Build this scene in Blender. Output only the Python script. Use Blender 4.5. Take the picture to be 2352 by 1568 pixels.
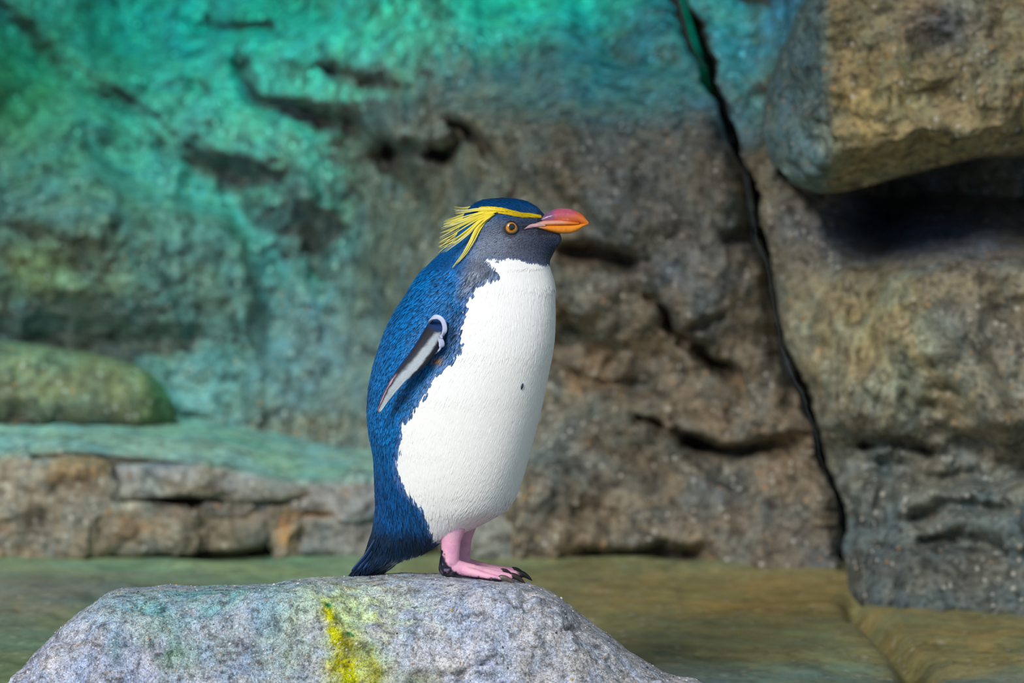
import bpy, math, random
import numpy as np
from mathutils import Vector

for o in list(bpy.data.objects):
    bpy.data.objects.remove(o, do_unlink=True)
SC = bpy.context.scene
COL = SC.collection
rng = np.random.default_rng(7)
random.seed(7)

# ------------------------------------------------------------------ camera, world, lights, exposure
W, H = 2352.0, 1568.0
LENS, SENSOR, DIST, PITCH = 200.0, 36.0, 7.2, math.radians(5.0)
AIM = np.array([0.0, 0.0, 0.2965])
FWD = np.array([0.0, math.cos(PITCH), -math.sin(PITCH)])
UPV = np.array([0.0, math.sin(PITCH), math.cos(PITCH)])
CAM = AIM - DIST * FWD
cam_data = bpy.data.cameras.new('camera')
cam_data.lens = LENS
cam_data.sensor_width = SENSOR
cam_data.clip_end = 100
cam_data.dof.use_dof = True
cam_data.dof.focus_distance = DIST - 0.06
cam_data.dof.aperture_fstop = 4.4
cam = bpy.data.objects.new('camera', cam_data)
COL.objects.link(cam)
cam.location = CAM
cam.rotation_euler = (math.pi / 2 - PITCH, 0, 0)
SC.camera = cam

world = bpy.data.worlds.new('world')
SC.world = world
world.use_nodes = True
bg = world.node_tree.nodes['Background']
bg.inputs['Color'].default_value = (0.69, 0.85, 1.0, 1)
bg.inputs['Strength'].default_value = 0.50

def add_light(name, kind, loc, target, energy, color, **kw):
    d = bpy.data.lights.new(name, kind)
    d.energy = energy
    d.color = color
    for k, v in kw.items():
        setattr(d, k, v)
    o = bpy.data.objects.new(name, d)
    COL.objects.link(o)
    o.location = loc
    o.rotation_euler = (Vector(target) - Vector(loc)).to_track_quat('-Z', 'Y').to_euler()
    return o

# daylight through the glazed front of the enclosure
add_light('sun', 'SUN', (-2.4, -5.2, 3.6), (0, 0, 0.2), 2.9, (1.0, 0.97, 0.94), angle=math.radians(22))
# coloured exhibit spots under the added canopy, washing the top of the wall, plus an added ledge fill
R_ = math.radians
add_light('teal_spot', 'SPOT', (-0.05, 1.05, 1.72), (-0.10, 2.05, 0.98), 190, (0.0, 1.0, 0.70), spot_size=R_(40), spot_blend=0.7, shadow_soft_size=0.03)
add_light('teal_spot', 'SPOT', (-0.55, 1.05, 1.72), (-0.50, 2.15, 0.94), 125, (0.0, 1.0, 0.80), spot_size=R_(40), spot_blend=0.8, shadow_soft_size=0.03)
add_light('cyan_spot', 'SPOT', (0.32, 0.85, 1.72), (0.30, 1.75, 0.92), 120, (0.0, 0.66, 1.0), spot_size=R_(42), spot_blend=0.8, shadow_soft_size=0.03)
add_light('ledge_fill', 'SPOT', (-0.75, 1.00, 1.70), (-0.50, 1.85, 0.06), 80, (0.60, 1.0, 0.98), spot_size=R_(52), spot_blend=1.0, shadow_soft_size=0.05)  # added fill, put in to brighten the ledge and low wall
add_light('aqua_spot', 'SPOT', (-1.15, 1.05, 1.70), (-0.80, 2.05, 0.50), 52, (0.08, 1.0, 0.80), spot_size=R_(46), spot_blend=1.0, shadow_soft_size=0.03)

vs = SC.view_settings
vs.view_transform = 'Standard'
vs.look = 'None'
vs.gamma = 1.0
vs.use_curve_mapping = False
vs.exposure = 0.0

# ------------------------------------------------------------------ helpers
MMPX = DIST * SENSOR / LENS / W          # metres per pixel at the focus distance

def ray(px, py):
    px = np.asarray(px, float); py = np.asarray(py, float)
    u = (px - W / 2) / W * SENSOR / LENS
    v = -(py - H / 2) / W * SENSOR / LENS
    return np.stack([u, FWD[1] + v * UPV[1], FWD[2] + v * UPV[2]], -1)

def P(px, py, Y=0.0):
    """photo pixel -> point on the vertical plane y = Y (the plane of the thing it belongs to)"""
    d = ray(px, py)
    t = (np.asarray(Y, float) - CAM[1]) / d[..., 1]
    return CAM + d * t[..., None]

def to_px(p):
    q = np.asarray(p) - CAM
    dep = q @ FWD
    return W / 2 + q[..., 0] / dep * LENS / SENSOR * W, H / 2 - (q @ UPV) / dep * LENS / SENSOR * W

def lin(r, g, b):
    c = np.array([r, g, b], float) / 255.0
    return np.where(c <= 0.04045, c / 12.92, ((c + 0.055) / 1.055) ** 2.4)

def _hash(ix, iy, iz, seed):
    h = (ix.astype(np.uint32) * np.uint32(374761393) + iy.astype(np.uint32) * np.uint32(668265263)
         + iz.astype(np.uint32) * np.uint32(2147483647) + np.uint32((seed * 974711) & 0xffffffff))
    h = (h ^ (h >> np.uint32(13))) * np.uint32(1274126177)
    h = (h ^ (h >> np.uint32(15))) * np.uint32(2246822519)
    return (h ^ (h >> np.uint32(16))).astype(np.float64) / 4294967295.0

def noise3(p, seed=0):
    p = np.asarray(p, float)
    i = np.floor(p).astype(np.int64)
    f = p - i
    f = f * f * f * (f * (f * 6 - 15) + 10)
    r = 0
    for dx in (0, 1):
        wx = f[..., 0] if dx else 1 - f[..., 0]
        for dy in (0, 1):
            wy = f[..., 1] if dy else 1 - f[..., 1]
            for dz in (0, 1):
                wz = f[..., 2] if dz else 1 - f[..., 2]
                r = r + wx * wy * wz * _hash(i[..., 0] + dx, i[..., 1] + dy, i[..., 2] + dz, seed)
    return r * 2 - 1

def fbm(p, scale, octaves=4, gain=0.5, seed=0, ridged=False):
    p = np.asarray(p, float) * scale
    a, s, r = 1.0, 0.0, 0.0
    for o in range(octaves):
        n = noise3(p + 17.3 * o, seed + o)
        if ridged:
            n = 1 - 2 * np.abs(n)
        r = r + a * n; s += a
        a *= gain; p = p * 2.03
    return r / s

def smooth(a, b, x):
    t = np.clip((x - a) / (b - a), 0, 1)
    return t * t * (3 - 2 * t)

def interp_s(x, xs, ys, sig):
    """piecewise linear curve, gently smoothed"""
    o = np.linspace(-2, 2, 9) * sig
    w = np.exp(-np.linspace(-2, 2, 9) ** 2)
    w /= w.sum()
    return sum(wi * np.interp(np.asarray(x) + oi, xs, ys) for oi, wi in zip(o, w))

def pchip(x, xs, ys):
    """monotone cubic through the points"""
    xs = np.asarray(xs, float); ys = np.asarray(ys, float)
    h = np.diff(xs); dl = np.diff(ys) / h
    m = np.zeros_like(ys)
    w1, w2 = 2 * h[1:] + h[:-1], h[1:] + 2 * h[:-1]
    ok = dl[:-1] * dl[1:] > 0
    with np.errstate(divide='ignore', invalid='ignore'):
        m[1:-1] = np.where(ok, (w1 + w2) / (w1 / dl[:-1] + w2 / dl[1:]), 0)
    m[0], m[-1] = dl[0], dl[-1]
    x = np.clip(x, xs[0], xs[-1])
    i = np.clip(np.searchsorted(xs, x) - 1, 0, len(xs) - 2)
    t = (x - xs[i]) / h[i]
    return ((2 * t ** 3 - 3 * t ** 2 + 1) * ys[i] + (t ** 3 - 2 * t ** 2 + t) * h[i] * m[i] + (-2 * t ** 3 + 3 * t ** 2) * ys[i + 1] + (t ** 3 - t ** 2) * h[i] * m[i + 1])

def seg_dist(px, py, poly, closed=False):
    """distance to a polyline, the parameter along it, and the side (y below = +)"""
    best = np.full(np.shape(px), 1e9); par = np.zeros(np.shape(px)); side = np.zeros(np.shape(px))
    pts = list(poly) + ([poly[0]] if closed else [])
    n = len(pts) - 1
    for k in range(n):
        (x0, y0), (x1, y1) = pts[k][:2], pts[k + 1][:2]
        dx, dy = x1 - x0, y1 - y0
        L = dx * dx + dy * dy + 1e-9
        t = np.clip(((px - x0) * dx + (py - y0) * dy) / L, 0, 1)
        d = np.hypot(px - x0 - t * dx, py - y0 - t * dy)
        m = d < best
        best = np.where(m, d, best)
        par = np.where(m, (k + t) / n, par)
        sg = np.sign(dx * (py - y0) - dy * (px - x0))
        side = np.where(m, sg, side)
    return best, par, side

def inside(px, py, poly):
    r = np.zeros(np.shape(px), bool)
    n = len(poly)
    for k in range(n):
        (x0, y0), (x1, y1) = poly[k], poly[(k + 1) % n]
        c = ((y0 > py) != (y1 > py)) & (px < (x1 - x0) * (py - y0) / (y1 - y0 + 1e-12) + x0)
        r ^= c
    return r

def sdf(px, py, poly):
    d, _, _ = seg_dist(px, py, poly, True)
    return np.where(inside(px, py, poly), -d, d)

def mesh_from(name, verts, quads=None, tris=None, smooth_shade=True, col=None):
    verts = np.asarray(verts, np.float32).reshape(-1, 3)
    q = np.zeros((0, 4), np.int32) if quads is None else np.asarray(quads, np.int32).reshape(-1, 4)
    t = np.zeros((0, 3), np.int32) if tris is None else np.asarray(tris, np.int32).reshape(-1, 3)
    me = bpy.data.meshes.new(name)
    me.vertices.add(len(verts))
    me.vertices.foreach_set('co', verts.ravel())
    loops = np.concatenate([q.ravel(), t.ravel()]).astype(np.int32)
    me.loops.add(len(loops))
    me.loops.foreach_set('vertex_index', loops)
    me.polygons.add(len(q) + len(t))
    st = np.concatenate([np.arange(len(q)) * 4, len(q) * 4 + np.arange(len(t)) * 3]).astype(np.int32)
    me.polygons.foreach_set('loop_start', st)
    me.update(calc_edges=True)
    me.validate()
    me.polygons.foreach_set('use_smooth', np.full(len(me.polygons), smooth_shade))
    if col is not None:
        set_col(me, col)
    return me

def set_col(me, col):
    col = np.asarray(col, np.float32).reshape(-1, 3)
    a = me.color_attributes.get('Col') or me.color_attributes.new('Col', 'FLOAT_COLOR', 'POINT')
    c = np.ones((len(col), 4), np.float32); c[:, :3] = np.clip(col, 0, 1)
    a.data.foreach_set('color', c.ravel())

def obj(name, me, mat=None, parent=None, label=None, cat=None, group=None, kind=None):
    o = bpy.data.objects.new(name, me)
    COL.objects.link(o)
    if mat is not None and not me.materials:
        me.materials.append(mat)
    if parent is not None:
        o.parent = parent
    for k, v in (('label', label), ('category', cat), ('group', group), ('kind', kind)):
        if v:
            o[k] = v
    return o

def grid_quads(R, C, wrap=False, flip=False):
    i = np.arange(R - 1)[:, None]; j = np.arange(C if wrap else C - 1)[None, :]
    a = i * C + j; b = i * C + (j + 1) % C; c = (i + 1) * C + (j + 1) % C; d = (i + 1) * C + j
    q = np.stack([a + 0 * b, b + 0 * a, c, d], -1).reshape(-1, 4)
    return q[:, ::-1] if flip else q

def verts_of(me):
    v = np.zeros(len(me.vertices) * 3, np.float32)
    me.vertices.foreach_get('co', v)
    return v.reshape(-1, 3).astype(float)

# ------------------------------------------------------------------ materials
def new_mat(name):
    m = bpy.data.materials.new(name)
    m.use_nodes = True
    nt = m.node_tree
    return m, nt, nt.nodes['Principled BSDF']

def N(nt, kind, **kw):
    n = nt.nodes.new(kind)
    for k, v in kw.items():
        if k in n.inputs:
            n.inputs[k].default_value = v
        else:
            setattr(n, k, v)
    return n

def ramp(nt, src, stops):
    r = nt.nodes.new('ShaderNodeValToRGB')
    e = r.color_ramp.elements
    while len(e) < len(stops):
        e.new(0.5)
    for el, (p, c) in zip(e, stops):
        el.position = p
        el.color = (c, c, c, 1) if np.isscalar(c) else (*c, 1)
    nt.links.new(src, r.inputs['Fac'])
    return r.outputs['Color']

def mix(nt, blend, fac, a, b):
    m = nt.nodes.new('ShaderNodeMix')
    m.data_type = 'RGBA'; m.blend_type = blend
    for s, v in ((m.inputs[0], fac), (m.inputs[6], a), (m.inputs[7], b)):
        if isinstance(v, bpy.types.NodeSocket):
            nt.links.new(v, s)
        elif np.isscalar(v):
            s.default_value = v
        else:
            s.default_value = (*v, 1)
    return m.outputs[2]

def tex_noise(nt, co, scale, detail=6, rough=0.6, dist=0.0):
    n = N(nt, 'ShaderNodeTexNoise', Scale=scale, Detail=detail, Roughness=rough, Distortion=dist)
    nt.links.new(co, n.inputs['Vector'])
    return n.outputs['Fac']

def rock_mat(name, mottle=26, grain=90, speck=130, rough=0.75, bump=0.5, contrast=1.0, speck_col=(0.55, 0.52, 0.46), speck_amt=0.7, tint=(0.75, 0.95, 1.1), pepper=0.6, fine=0):
    m, nt, bs = new_mat(name)
    L = nt.links
    co = N(nt, 'ShaderNodeTexCoord').outputs['Object']
    at = N(nt, 'ShaderNodeAttribute', attribute_name='Col').outputs['Color']
    n1 = tex_noise(nt, co, mottle, 8, 0.65, 0.4)
    n2 = tex_noise(nt, co, grain, 6, 0.7)
    n3 = tex_noise(nt, co, mottle * 0.4, 4, 0.6, 0.5)
    c = contrast
    k1 = ramp(nt, n1, [(0.36, 1 - 0.72 * c), (0.5, 1.0 - 0.22 * c), (0.64, 1 + 0.0)])
    k1 = mix(nt, 'MULTIPLY', 1.0, k1, (1.36, 1.36, 1.36))
    k2 = ramp(nt, n2, [(0.36, 1 - 0.66 * c), (0.5, 1 - 0.18 * c), (0.64, 1.0)])
    k2 = mix(nt, 'MULTIPLY', 1.0, k2, (1.3, 1.3, 1.3))
    tin = mix(nt, 'MIX', ramp(nt, n3, [(0.42, 0.0), (0.62, 1.0)]), (1.07, 1.0, 0.88), tint)
    x = mix(nt, 'MULTIPLY', 1.0, at, k1)
    x = mix(nt, 'MULTIPLY', 1.0, x, k2)
    x = mix(nt, 'MULTIPLY', 0.8, x, tin)
    v = N(nt, 'ShaderNodeTexVoronoi', Scale=speck, Randomness=1.0)
    L.new(co, v.inputs['Vector'])
    sep = N(nt, 'ShaderNodeSeparateColor'); L.new(v.outputs['Color'], sep.inputs[0])
    near = ramp(nt, v.outputs['Distance'], [(0.22, 1.0), (0.42, 0.0)])
    pick = ramp(nt, sep.outputs[0], [(0.80, 0.0), (0.84, 1.0)])
    f = mix(nt, 'MULTIPLY', 1.0, near, pick)
    f = mix(nt, 'MULTIPLY', 1.0, f, (speck_amt,) * 3)
    warm = mix(nt, 'MIX', ramp(nt, sep.outputs[1], [(0.84, 0.0), (0.88, 1.0)]), speck_col, (0.55, 0.26, 0.08))
    x = mix(nt, 'MIX', f, x, warm)
    pickd = ramp(nt, sep.outputs[2], [(0.80, 0.0), (0.86, 1.0)])
    fd = mix(nt, 'MULTIPLY', 1.0, near, pickd)
    fd = mix(nt, 'MULTIPLY', 1.0, fd, (pepper * c,) * 3)
    x = mix(nt, 'MIX', fd, x, (0.02, 0.022, 0.028))
    if fine:
        n4 = tex_noise(nt, co, fine, 3, 0.75)
        k4 = ramp(nt, n4, [(0.34, 0.40), (0.46, 1.05), (0.58, 1.32), (0.68, 1.85)])
        x = mix(nt, 'MULTIPLY', 1.0, x, k4)
    L.new(x, bs.inputs['Base Color'])
    bs.inputs['Roughness'].default_value = rough
    bs.inputs['Specular IOR Level'].default_value = 0.35
    b1 = N(nt, 'ShaderNodeBump', Strength=bump, Distance=0.006)
    L.new(n1, b1.inputs['Height'])
    b2 = N(nt, 'ShaderNodeBump', Strength=bump, Distance=0.0025)
    L.new(n2, b2.inputs['Height']); L.new(b1.outputs[0], b2.inputs['Normal'])
    L.new(b2.outputs[0], bs.inputs['Normal'])
    return m

def attr_mat(name, rough=0.5, spec=0.5, noise=(120, 0.25), bump=None, coat=0.0, sss=0.0, sheen=0.0, tint=None):
    m, nt, bs = new_mat(name)
    co = N(nt, 'ShaderNodeTexCoord').outputs['Object']
    at = N(nt, 'ShaderNodeAttribute', attribute_name='Col').outputs['Color']
    n = tex_noise(nt, co, noise[0], 5, 0.6)
    k = ramp(nt, n, [(0.3, 1 - noise[1]), (0.7, 1.0)])
    nt.links.new(mix(nt, 'MULTIPLY', 1.0, at, k), bs.inputs['Base Color'])
    bs.inputs['Roughness'].default_value = rough
    bs.inputs['Specular IOR Level'].default_value = spec
    bs.inputs['Coat Weight'].default_value = coat
    bs.inputs['Sheen Weight'].default_value = sheen
    if tint:
        bs.inputs['Specular Tint'].default_value = (*tint, 1)
    if sss:
        bs.inputs['Subsurface Weight'].default_value = sss
        bs.inputs['Subsurface Radius'].default_value = (0.006, 0.003, 0.002)
    if bump:
        b = N(nt, 'ShaderNodeBump', Strength=bump[1], Distance=bump[2])
        nb = tex_noise(nt, co, bump[0], 4, 0.6)
        nt.links.new(nb, b.inputs['Height']); nt.links.new(b.outputs[0], bs.inputs['Normal'])
    return m

M_WALL = rock_mat('rock_wall', mottle=34, grain=105, speck=100, contrast=1.0)
M_LEDGE = rock_mat('rock_ledge', mottle=24, grain=80, speck=90, contrast=0.85)
M_FLOOR = rock_mat('wet_floor', mottle=14, grain=60, speck=70, contrast=0.55, rough=0.45, speck_amt=0.45, bump=0.25)
M_BOULD = rock_mat('grey_boulder', mottle=70, grain=300, speck=260, contrast=1.0, bump=0.9, speck_col=(0.78, 0.78, 0.78), speck_amt=0.75, tint=(0.88, 0.98, 1.08), pepper=0.3, fine=620)
M_GRIT = attr_mat('grit', 0.6, 0.4, (400, 0.2))
M_FEATHER = attr_mat('dark_feather', 0.42, 0.55, (260, 0.35), tint=(0.55, 0.8, 1.0))
M_WHITE = attr_mat('white_feather', 0.65, 0.25, (160, 0.06))
M_BODY = attr_mat('body_skin', 0.55, 0.3, (300, 0.15), bump=(420, 0.35, 0.0012))
M_LEG = attr_mat('leg_skin', 0.48, 0.4, (420, 0.12), bump=(700, 0.45, 0.001), sss=0.15)
M_FLIP = attr_mat('flipper_skin', 0.6, 0.35, (500, 0.18), bump=(900, 0.3, 0.0006))
M_BEAK = attr_mat('beak_horn', 0.26, 0.5, (180, 0.16), bump=(220, 0.15, 0.0008), coat=0.35)
M_CLAW = attr_mat('claw_horn', 0.35, 0.5, (260, 0.3))
M_CREST = attr_mat('crest_plume', 0.55, 0.3, (300, 0.12))
M_BAND = attr_mat('band_plastic', 0.4, 0.4, (60, 0.05))
def plain(name, c, rough, spec=0.5, coat=0.0):
    m, nt, bs = new_mat(name)
    bs.inputs['Base Color'].default_value = (*c, 1)
    bs.inputs['Roughness'].default_value = rough
    bs.inputs['Specular IOR Level'].default_value = spec
    bs.inputs['Coat Weight'].default_value = coat
    return m
M_PUPIL = plain('pupil', (0.004, 0.005, 0.008), 0.05, 0.6, 1.0)
M_IRIS = attr_mat('iris', 0.15, 0.5, (900, 0.3), coat=1.0)
M_LID = plain('eyelid', (0.012, 0.014, 0.022), 0.5)

# ------------------------------------------------------------------ rock wall (two slabs either side of the long fissure)
CR_Y = [-1500, -300, 0, 100, 190, 280, 370, 450, 530, 620, 700, 780, 870, 960, 1040, 1120, 1180, 1260, 1340, 1420, 1700]
CR_X = [1380, 1500, 1565, 1592, 1640, 1672, 1702, 1725, 1742, 1766, 1780, 1797, 1832, 1870, 1890, 1916, 1930, 1924, 1942, 1960, 2000]
CW_Y = [-300, 0, 100, 250, 350, 450, 540, 640, 720, 860, 1000, 1120, 1200, 1280, 1340]
CW_X = [70, 66, 56, 22, 16, 34, 26, 14, 12, 30, 32, 20, 22, 16, 10]
def crack_x(py):
    py = np.asarray(py, float)
    z = np.zeros_like(py)
    return interp_s(py, CR_Y, CR_X, 14) + 9 * fbm(np.stack([py, z, z + 3], -1), 0.02, 4, 0.6, seed=33)

# darker creases in the left slab: polyline, width px, depth m, overhang step m
CREASES = [
    ([(-200, -120), (30, 60), (130, 165), (270, 235), (400, 330), (520, 400), (640, 420), (690, 520), (735, 640), (750, 740)], 46, 0.026, 0.022),
    ([(580, 225), (660, 262), (800, 285), (870, 345), (940, 395), (965, 470), (1010, 520)], 34, 0.040, 0.025),
    ([(870, 340), (960, 350), (1060, 335)], 26, 0.075, 0.02),
    ([(1010, 270), (1080, 320), (1175, 395)], 20, 0.045, 0.02),
    ([(720, 160), (800, 175), (900, 205)], 20, 0.04, 0.015),
    ([(440, 60), (560, 70), (660, 55)], 22, 0.045, 0.01),
    ([(330, 215), (450, 205), (490, 235)], 16, 0.03, 0.01),
    ([(540, 120), (570, 200), (600, 250)], 18, 0.03, 0.01),
    ([(1270, 560), (1350, 565), (1420, 590), (1490, 615)], 30, 0.075, 0.03),
    ([(1490, 690), (1565, 755), (1620, 820), (1690, 865)], 17, 0.06, 0.03),
    ([(1565, 755), (1660, 725)], 12, 0.03, 0.01),
    ([(1270, 690), (1335, 760), (1410, 800), (1385, 860)], 20, 0.045, 0.02),
    ([(1540, 1005), (1600, 1040), (1690, 1040), (1760, 1015), (1850, 985)], 24, 0.065, 0.03),
    ([(1440, 960), (1520, 1000)], 14, 0.03, 0.01),
    ([(1640, 550), (1690, 545), (1740, 520)], 22, 0.06, 0.01),
    ([(1310, 1295), (1420, 1255), (1540, 1275), (1620, 1290)], 24, 0.05, 0.03),
    ([(1280, 840), (1400, 890), (1500, 880)], 18, 0.03, 0.01),
    ([(520, 690), (560, 800), (575, 830)], 14, 0.02, 0.01),
]
CREASES_R = [
    ([(1780, 360), (1850, 440), (1960, 500)], 26, 0.06, 0.0),
    ([(2000, 1060), (2120, 1090), (2352, 1080), (2600, 1060)], 32, 0.03, 0.012),
    ([(2060, 1200), (2170, 1150), (2352, 1170)], 26, 0.02, 0.008),
    ([(2080, 1260), (2200, 1235), (2352, 1260)], 26, 0.02, 0.008),
    ([(1960, 1020), (2060, 1010), (2160, 1030)], 20, 0.03, 0.01),
]
def crease_depth(px, py, lst, world_p):
    wob = fbm(world_p, 11, 4, 0.6, seed=41) * 40
    wob2 = fbm(world_p, 11, 4, 0.6, seed=47) * 40
    d = np.zeros_like(px)
    for poly, w, dep, step in lst:
        xs = [q[0] for q in poly]; ys = [q[1] for q in poly]
        m = (px > min(xs) - 160) & (px < max(xs) + 160) & (py > min(ys) - 160) & (py < max(ys) + 160)
        if not m.any():
            continue
        q, par, side = seg_dist(px[m] + wob[m], py[m] + wob2[m], poly)
        taper = np.clip(np.minimum(par, 1 - par) * 6, 0.25, 1)
        vary = 0.8 + 1.1 * fbm(world_p[m], 9, 3, seed=53)
        w = w * 0.72
        dep = dep * 1.9
        step = step * 1.3
        g = dep * taper * vary * np.exp(-(q / w) ** 2)
        below = np.where(side > 0, 1.0, -1.0)
        g = g + step * taper * below * np.exp(-(q / (w * 2.6))) * (1 - np.exp(-(q / (w * .5)) ** 2))
        d[m] += g
    return d

def facets(wp, n, seed, tilt, step, warp=0.05, soft=26.0):
    """angular broken faces: scattered cells, each a plane of its own tilt"""
    r = np.random.default_rng(seed)
    lo, hi = wp.min(0), wp.max(0)
    lo = np.maximum(lo, [-1.3, 0, -.5]); hi = np.minimum(hi, [1.4, 9, 1.2])
    cx = r.uniform(lo[0], hi[0], n); cz = r.uniform(lo[2], hi[2], n)
    tx = r.normal(0, tilt, n); tz = r.normal(0, tilt, n); st = r.normal(0, step, n)
    x = wp[:, 0] + warp * fbm(wp, 5, 4, seed=seed); z = wp[:, 2] + warp * fbm(wp, 5, 4, seed=seed + 9)
    # cells lean to the lower right, like the joints in the rock
    num = np.zeros(len(x)); den = np.zeros(len(x)) + 1e-30; dmin = np.full(len(x), 9.0)
    D = []
    for k in range(n):
        a = (x - cx[k]) * 0.8 + (z - cz[k]) * 0.6; b = -(x - cx[k]) * 0.6 + (z - cz[k]) * 0.8
        d = np.hypot(a * 1.25, b * 0.75); D.append(d); dmin = np.minimum(dmin, d)
    for k in range(n):
        w = np.exp(-(D[k] - dmin) * soft * 6)
        num += w * (st[k] + tx[k] * (x - cx[k]) + tz[k] * (z - cz[k])); den += w
    return num / den

def wall_slab(name, side, base_x, base_y, creases, extra, colour):
    fine = 5.0
    inner = np.concatenate([[0, 1.5, 3, 5, 7, 9.5, 12, 15, 18, 22, 26, 31], np.arange(36, 2000 if side < 0 else 760, fine)])
    outer = np.arange(inner[-1] + 20, inner[-1] + (1300 if side < 0 else 1900), 26)
    u = np.concatenate([inner, outer]) * side
    if side < 0:
        u = u[::-1]
    py = np.concatenate([np.arange(-1500, -120, 26), np.arange(-120, 1480, fine), np.arange(1480, 1760, 26)])
    PX = crack_x(py)[:, None] + u[None, :]
    PY = np.repeat(py[:, None], len(u), 1)
    px, pyv, uu = PX.ravel(), PY.ravel(), np.repeat(u[None, :], len(py), 0).ravel()
    Y = np.interp(px, base_x, base_y)
    Y = interp_s(px, base_x, base_y, 70) + (1390 - pyv) * 0.00012
    wp = P(px, pyv, Y)
    Y = Y + extra(px, pyv, wp)
    Y = Y - 0.075 * fbm(wp, 2.6, 3, seed=3) - 0.030 * fbm(wp, 8, 3, seed=5, ridged=True) - 0.016 * fbm(wp, 22, 3, seed=8) - 0.006 * fbm(wp, 70, 3, seed=11)
    Y = Y + facets(wp, 46, 301 + side, 0.34, 0.018, 0.06, 7.0) + facets(wp, 170, 311 + side, 0.26, 0.007, 0.04, 13.0)
    Y = Y + crease_depth(px, pyv, creases, wp)
    # the fissure between the two slabs: steep sides, dark deep bottom, width changing along it
    c3 = np.stack([pyv * 0.01, 0 * pyv, 0 * pyv], -1)
    cw = 0.5 * np.interp(pyv, CW_Y, CW_X) * np.clip(1 + 1.3 * fbm(c3, 1.6, 4, 0.6, seed=61 + side), 0.25, 2)
    a = np.abs(uu)
    Y = Y + 0.55 * smooth(cw, cw * 0.55, a) + (0.05 if side < 0 else 0.03) * np.exp(-(a / (cw * 2.2 + 8)) ** 2)
    v = P(px, pyv, Y)
    q = grid_quads(len(py), len(u), flip=True)
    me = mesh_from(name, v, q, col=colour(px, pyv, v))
    return obj(name, me, M_WALL, kind='structure')

TAN, GREY, OLIVE = lin(117, 107, 92), lin(104, 108, 110), lin(122, 120, 80)
DARK, RUST, SLATE = lin(64, 60, 56), lin(128, 104, 76), lin(92, 104, 112)
ALGAE_TEAL_LIGHT = lin(96, 124, 116)  # algae pigment that also carries painted teal light
def blob(px, py, cx, cy, rx, ry):
    return np.exp(-(((px - cx) / rx) ** 2 + ((py - cy) / ry) ** 2))
def mixc(c, t, k):
    k = np.clip(k, 0, 1)[:, None]
    return c * (1 - k) + np.asarray(t)[None, :] * k

def wall_colour_left(px, py, v):
    n1 = fbm(v, 4, 4, seed=71); n2 = fbm(v, 9, 4, seed=72); n3 = fbm(v, 16, 3, seed=73)
    c = np.repeat(TAN[None, :], len(px), 0)
    c = mixc(c, GREY, smooth(-0.1, 0.5, n1) * 0.7)
    c = mixc(c, RUST, smooth(0.15, 0.55, n2) * 0.5 * smooth(700, 1200, px))
    c = mixc(c, SLATE, smooth(1250, 500, px) * (0.55 + 0.5 * n2))
    c = mixc(c, OLIVE, blob(px, py, 130, 650, 260, 130) * (0.8 + n2))
    c = mixc(c, OLIVE, blob(px, py, 60, 240, 160, 160) * 0.8)
    c = mixc(c, ALGAE_TEAL_LIGHT, blob(px, py, 500, 800, 380, 280) * (0.6 + 0.8 * n1))
    c = mixc(c, ALGAE_TEAL_LIGHT, blob(px, py, 200, 440, 300, 160) * (0.6 + 0.8 * n1))  # teal lamp wash on the left mid wall, put into the colour
    c = mixc(c, lin(120, 140, 150), blob(px, py, 690, 820, 120, 160) * 0.7)
    c = mixc(c, RUST, blob(px, py, 690, 980, 120, 30) * 0.7)
    c = mixc(c, lin(150, 172, 168), blob(px, py, 100, 740, 260, 40) * 0.8 + blob(px, py, 430, 900, 60, 90) * .6)
    c = mixc(c, DARK, smooth(0.25, 0.6, n3) * 0.35)
    return c * (1.0 + 0.25 * n2)[:, None]

def wall_colour_right(px, py, v):
    n1 = fbm(v, 4, 4, seed=81); n2 = fbm(v, 9, 4, seed=82); n3 = fbm(v, 16, 3, seed=83)
    c = np.repeat(lin(126, 118, 100)[None, :], len(px), 0)
    c = mixc(c, SLATE, smooth(-0.2, 0.4, n1) * 0.7)
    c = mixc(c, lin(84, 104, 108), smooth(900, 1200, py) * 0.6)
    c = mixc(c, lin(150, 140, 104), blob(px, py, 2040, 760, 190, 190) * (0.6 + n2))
    c = mixc(c, lin(52, 84, 130), blob(px, py, 2090, 530, 240, 70) * 0.8)  # blue shadow tint of the hollow, painted into the rock
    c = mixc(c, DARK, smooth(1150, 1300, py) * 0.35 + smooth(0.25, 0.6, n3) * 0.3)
    return c * (1.0 + 0.25 * n2)[:, None]

def extra_left(px, py, wp):
    e = np.clip(260 - py + 30 * np.sin(px / 170.0), 0, None) * 0.00075 * smooth(-600, 300, px + 600)      # the top leans back
    e = e - 0.06 * blob(px, py, 1400, 450, 260, 220) - 0.05 * blob(px, py, 1180, 300, 240, 110)
    e = e - 0.05 * blob(px, py, 1600, 700, 130, 200) - 0.05 * blob(px, py, 1420, 960, 140, 60)
    e = e - 0.10 * blob(px, py, 480, 760, 200, 220) + 0.10 * smooth(690, 790, px) * smooth(1000, 860, px) * smooth(400, 560, py) * smooth(960, 840, py)
    e = e - 0.12 * blob(px, py, 150, 540, 260, 130) + 0.10 * smooth(700, 800, py) * smooth(520, 380, px)
    e = e - 0.05 * blob(px, py, 640, 120, 300, 60)
    return e

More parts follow.
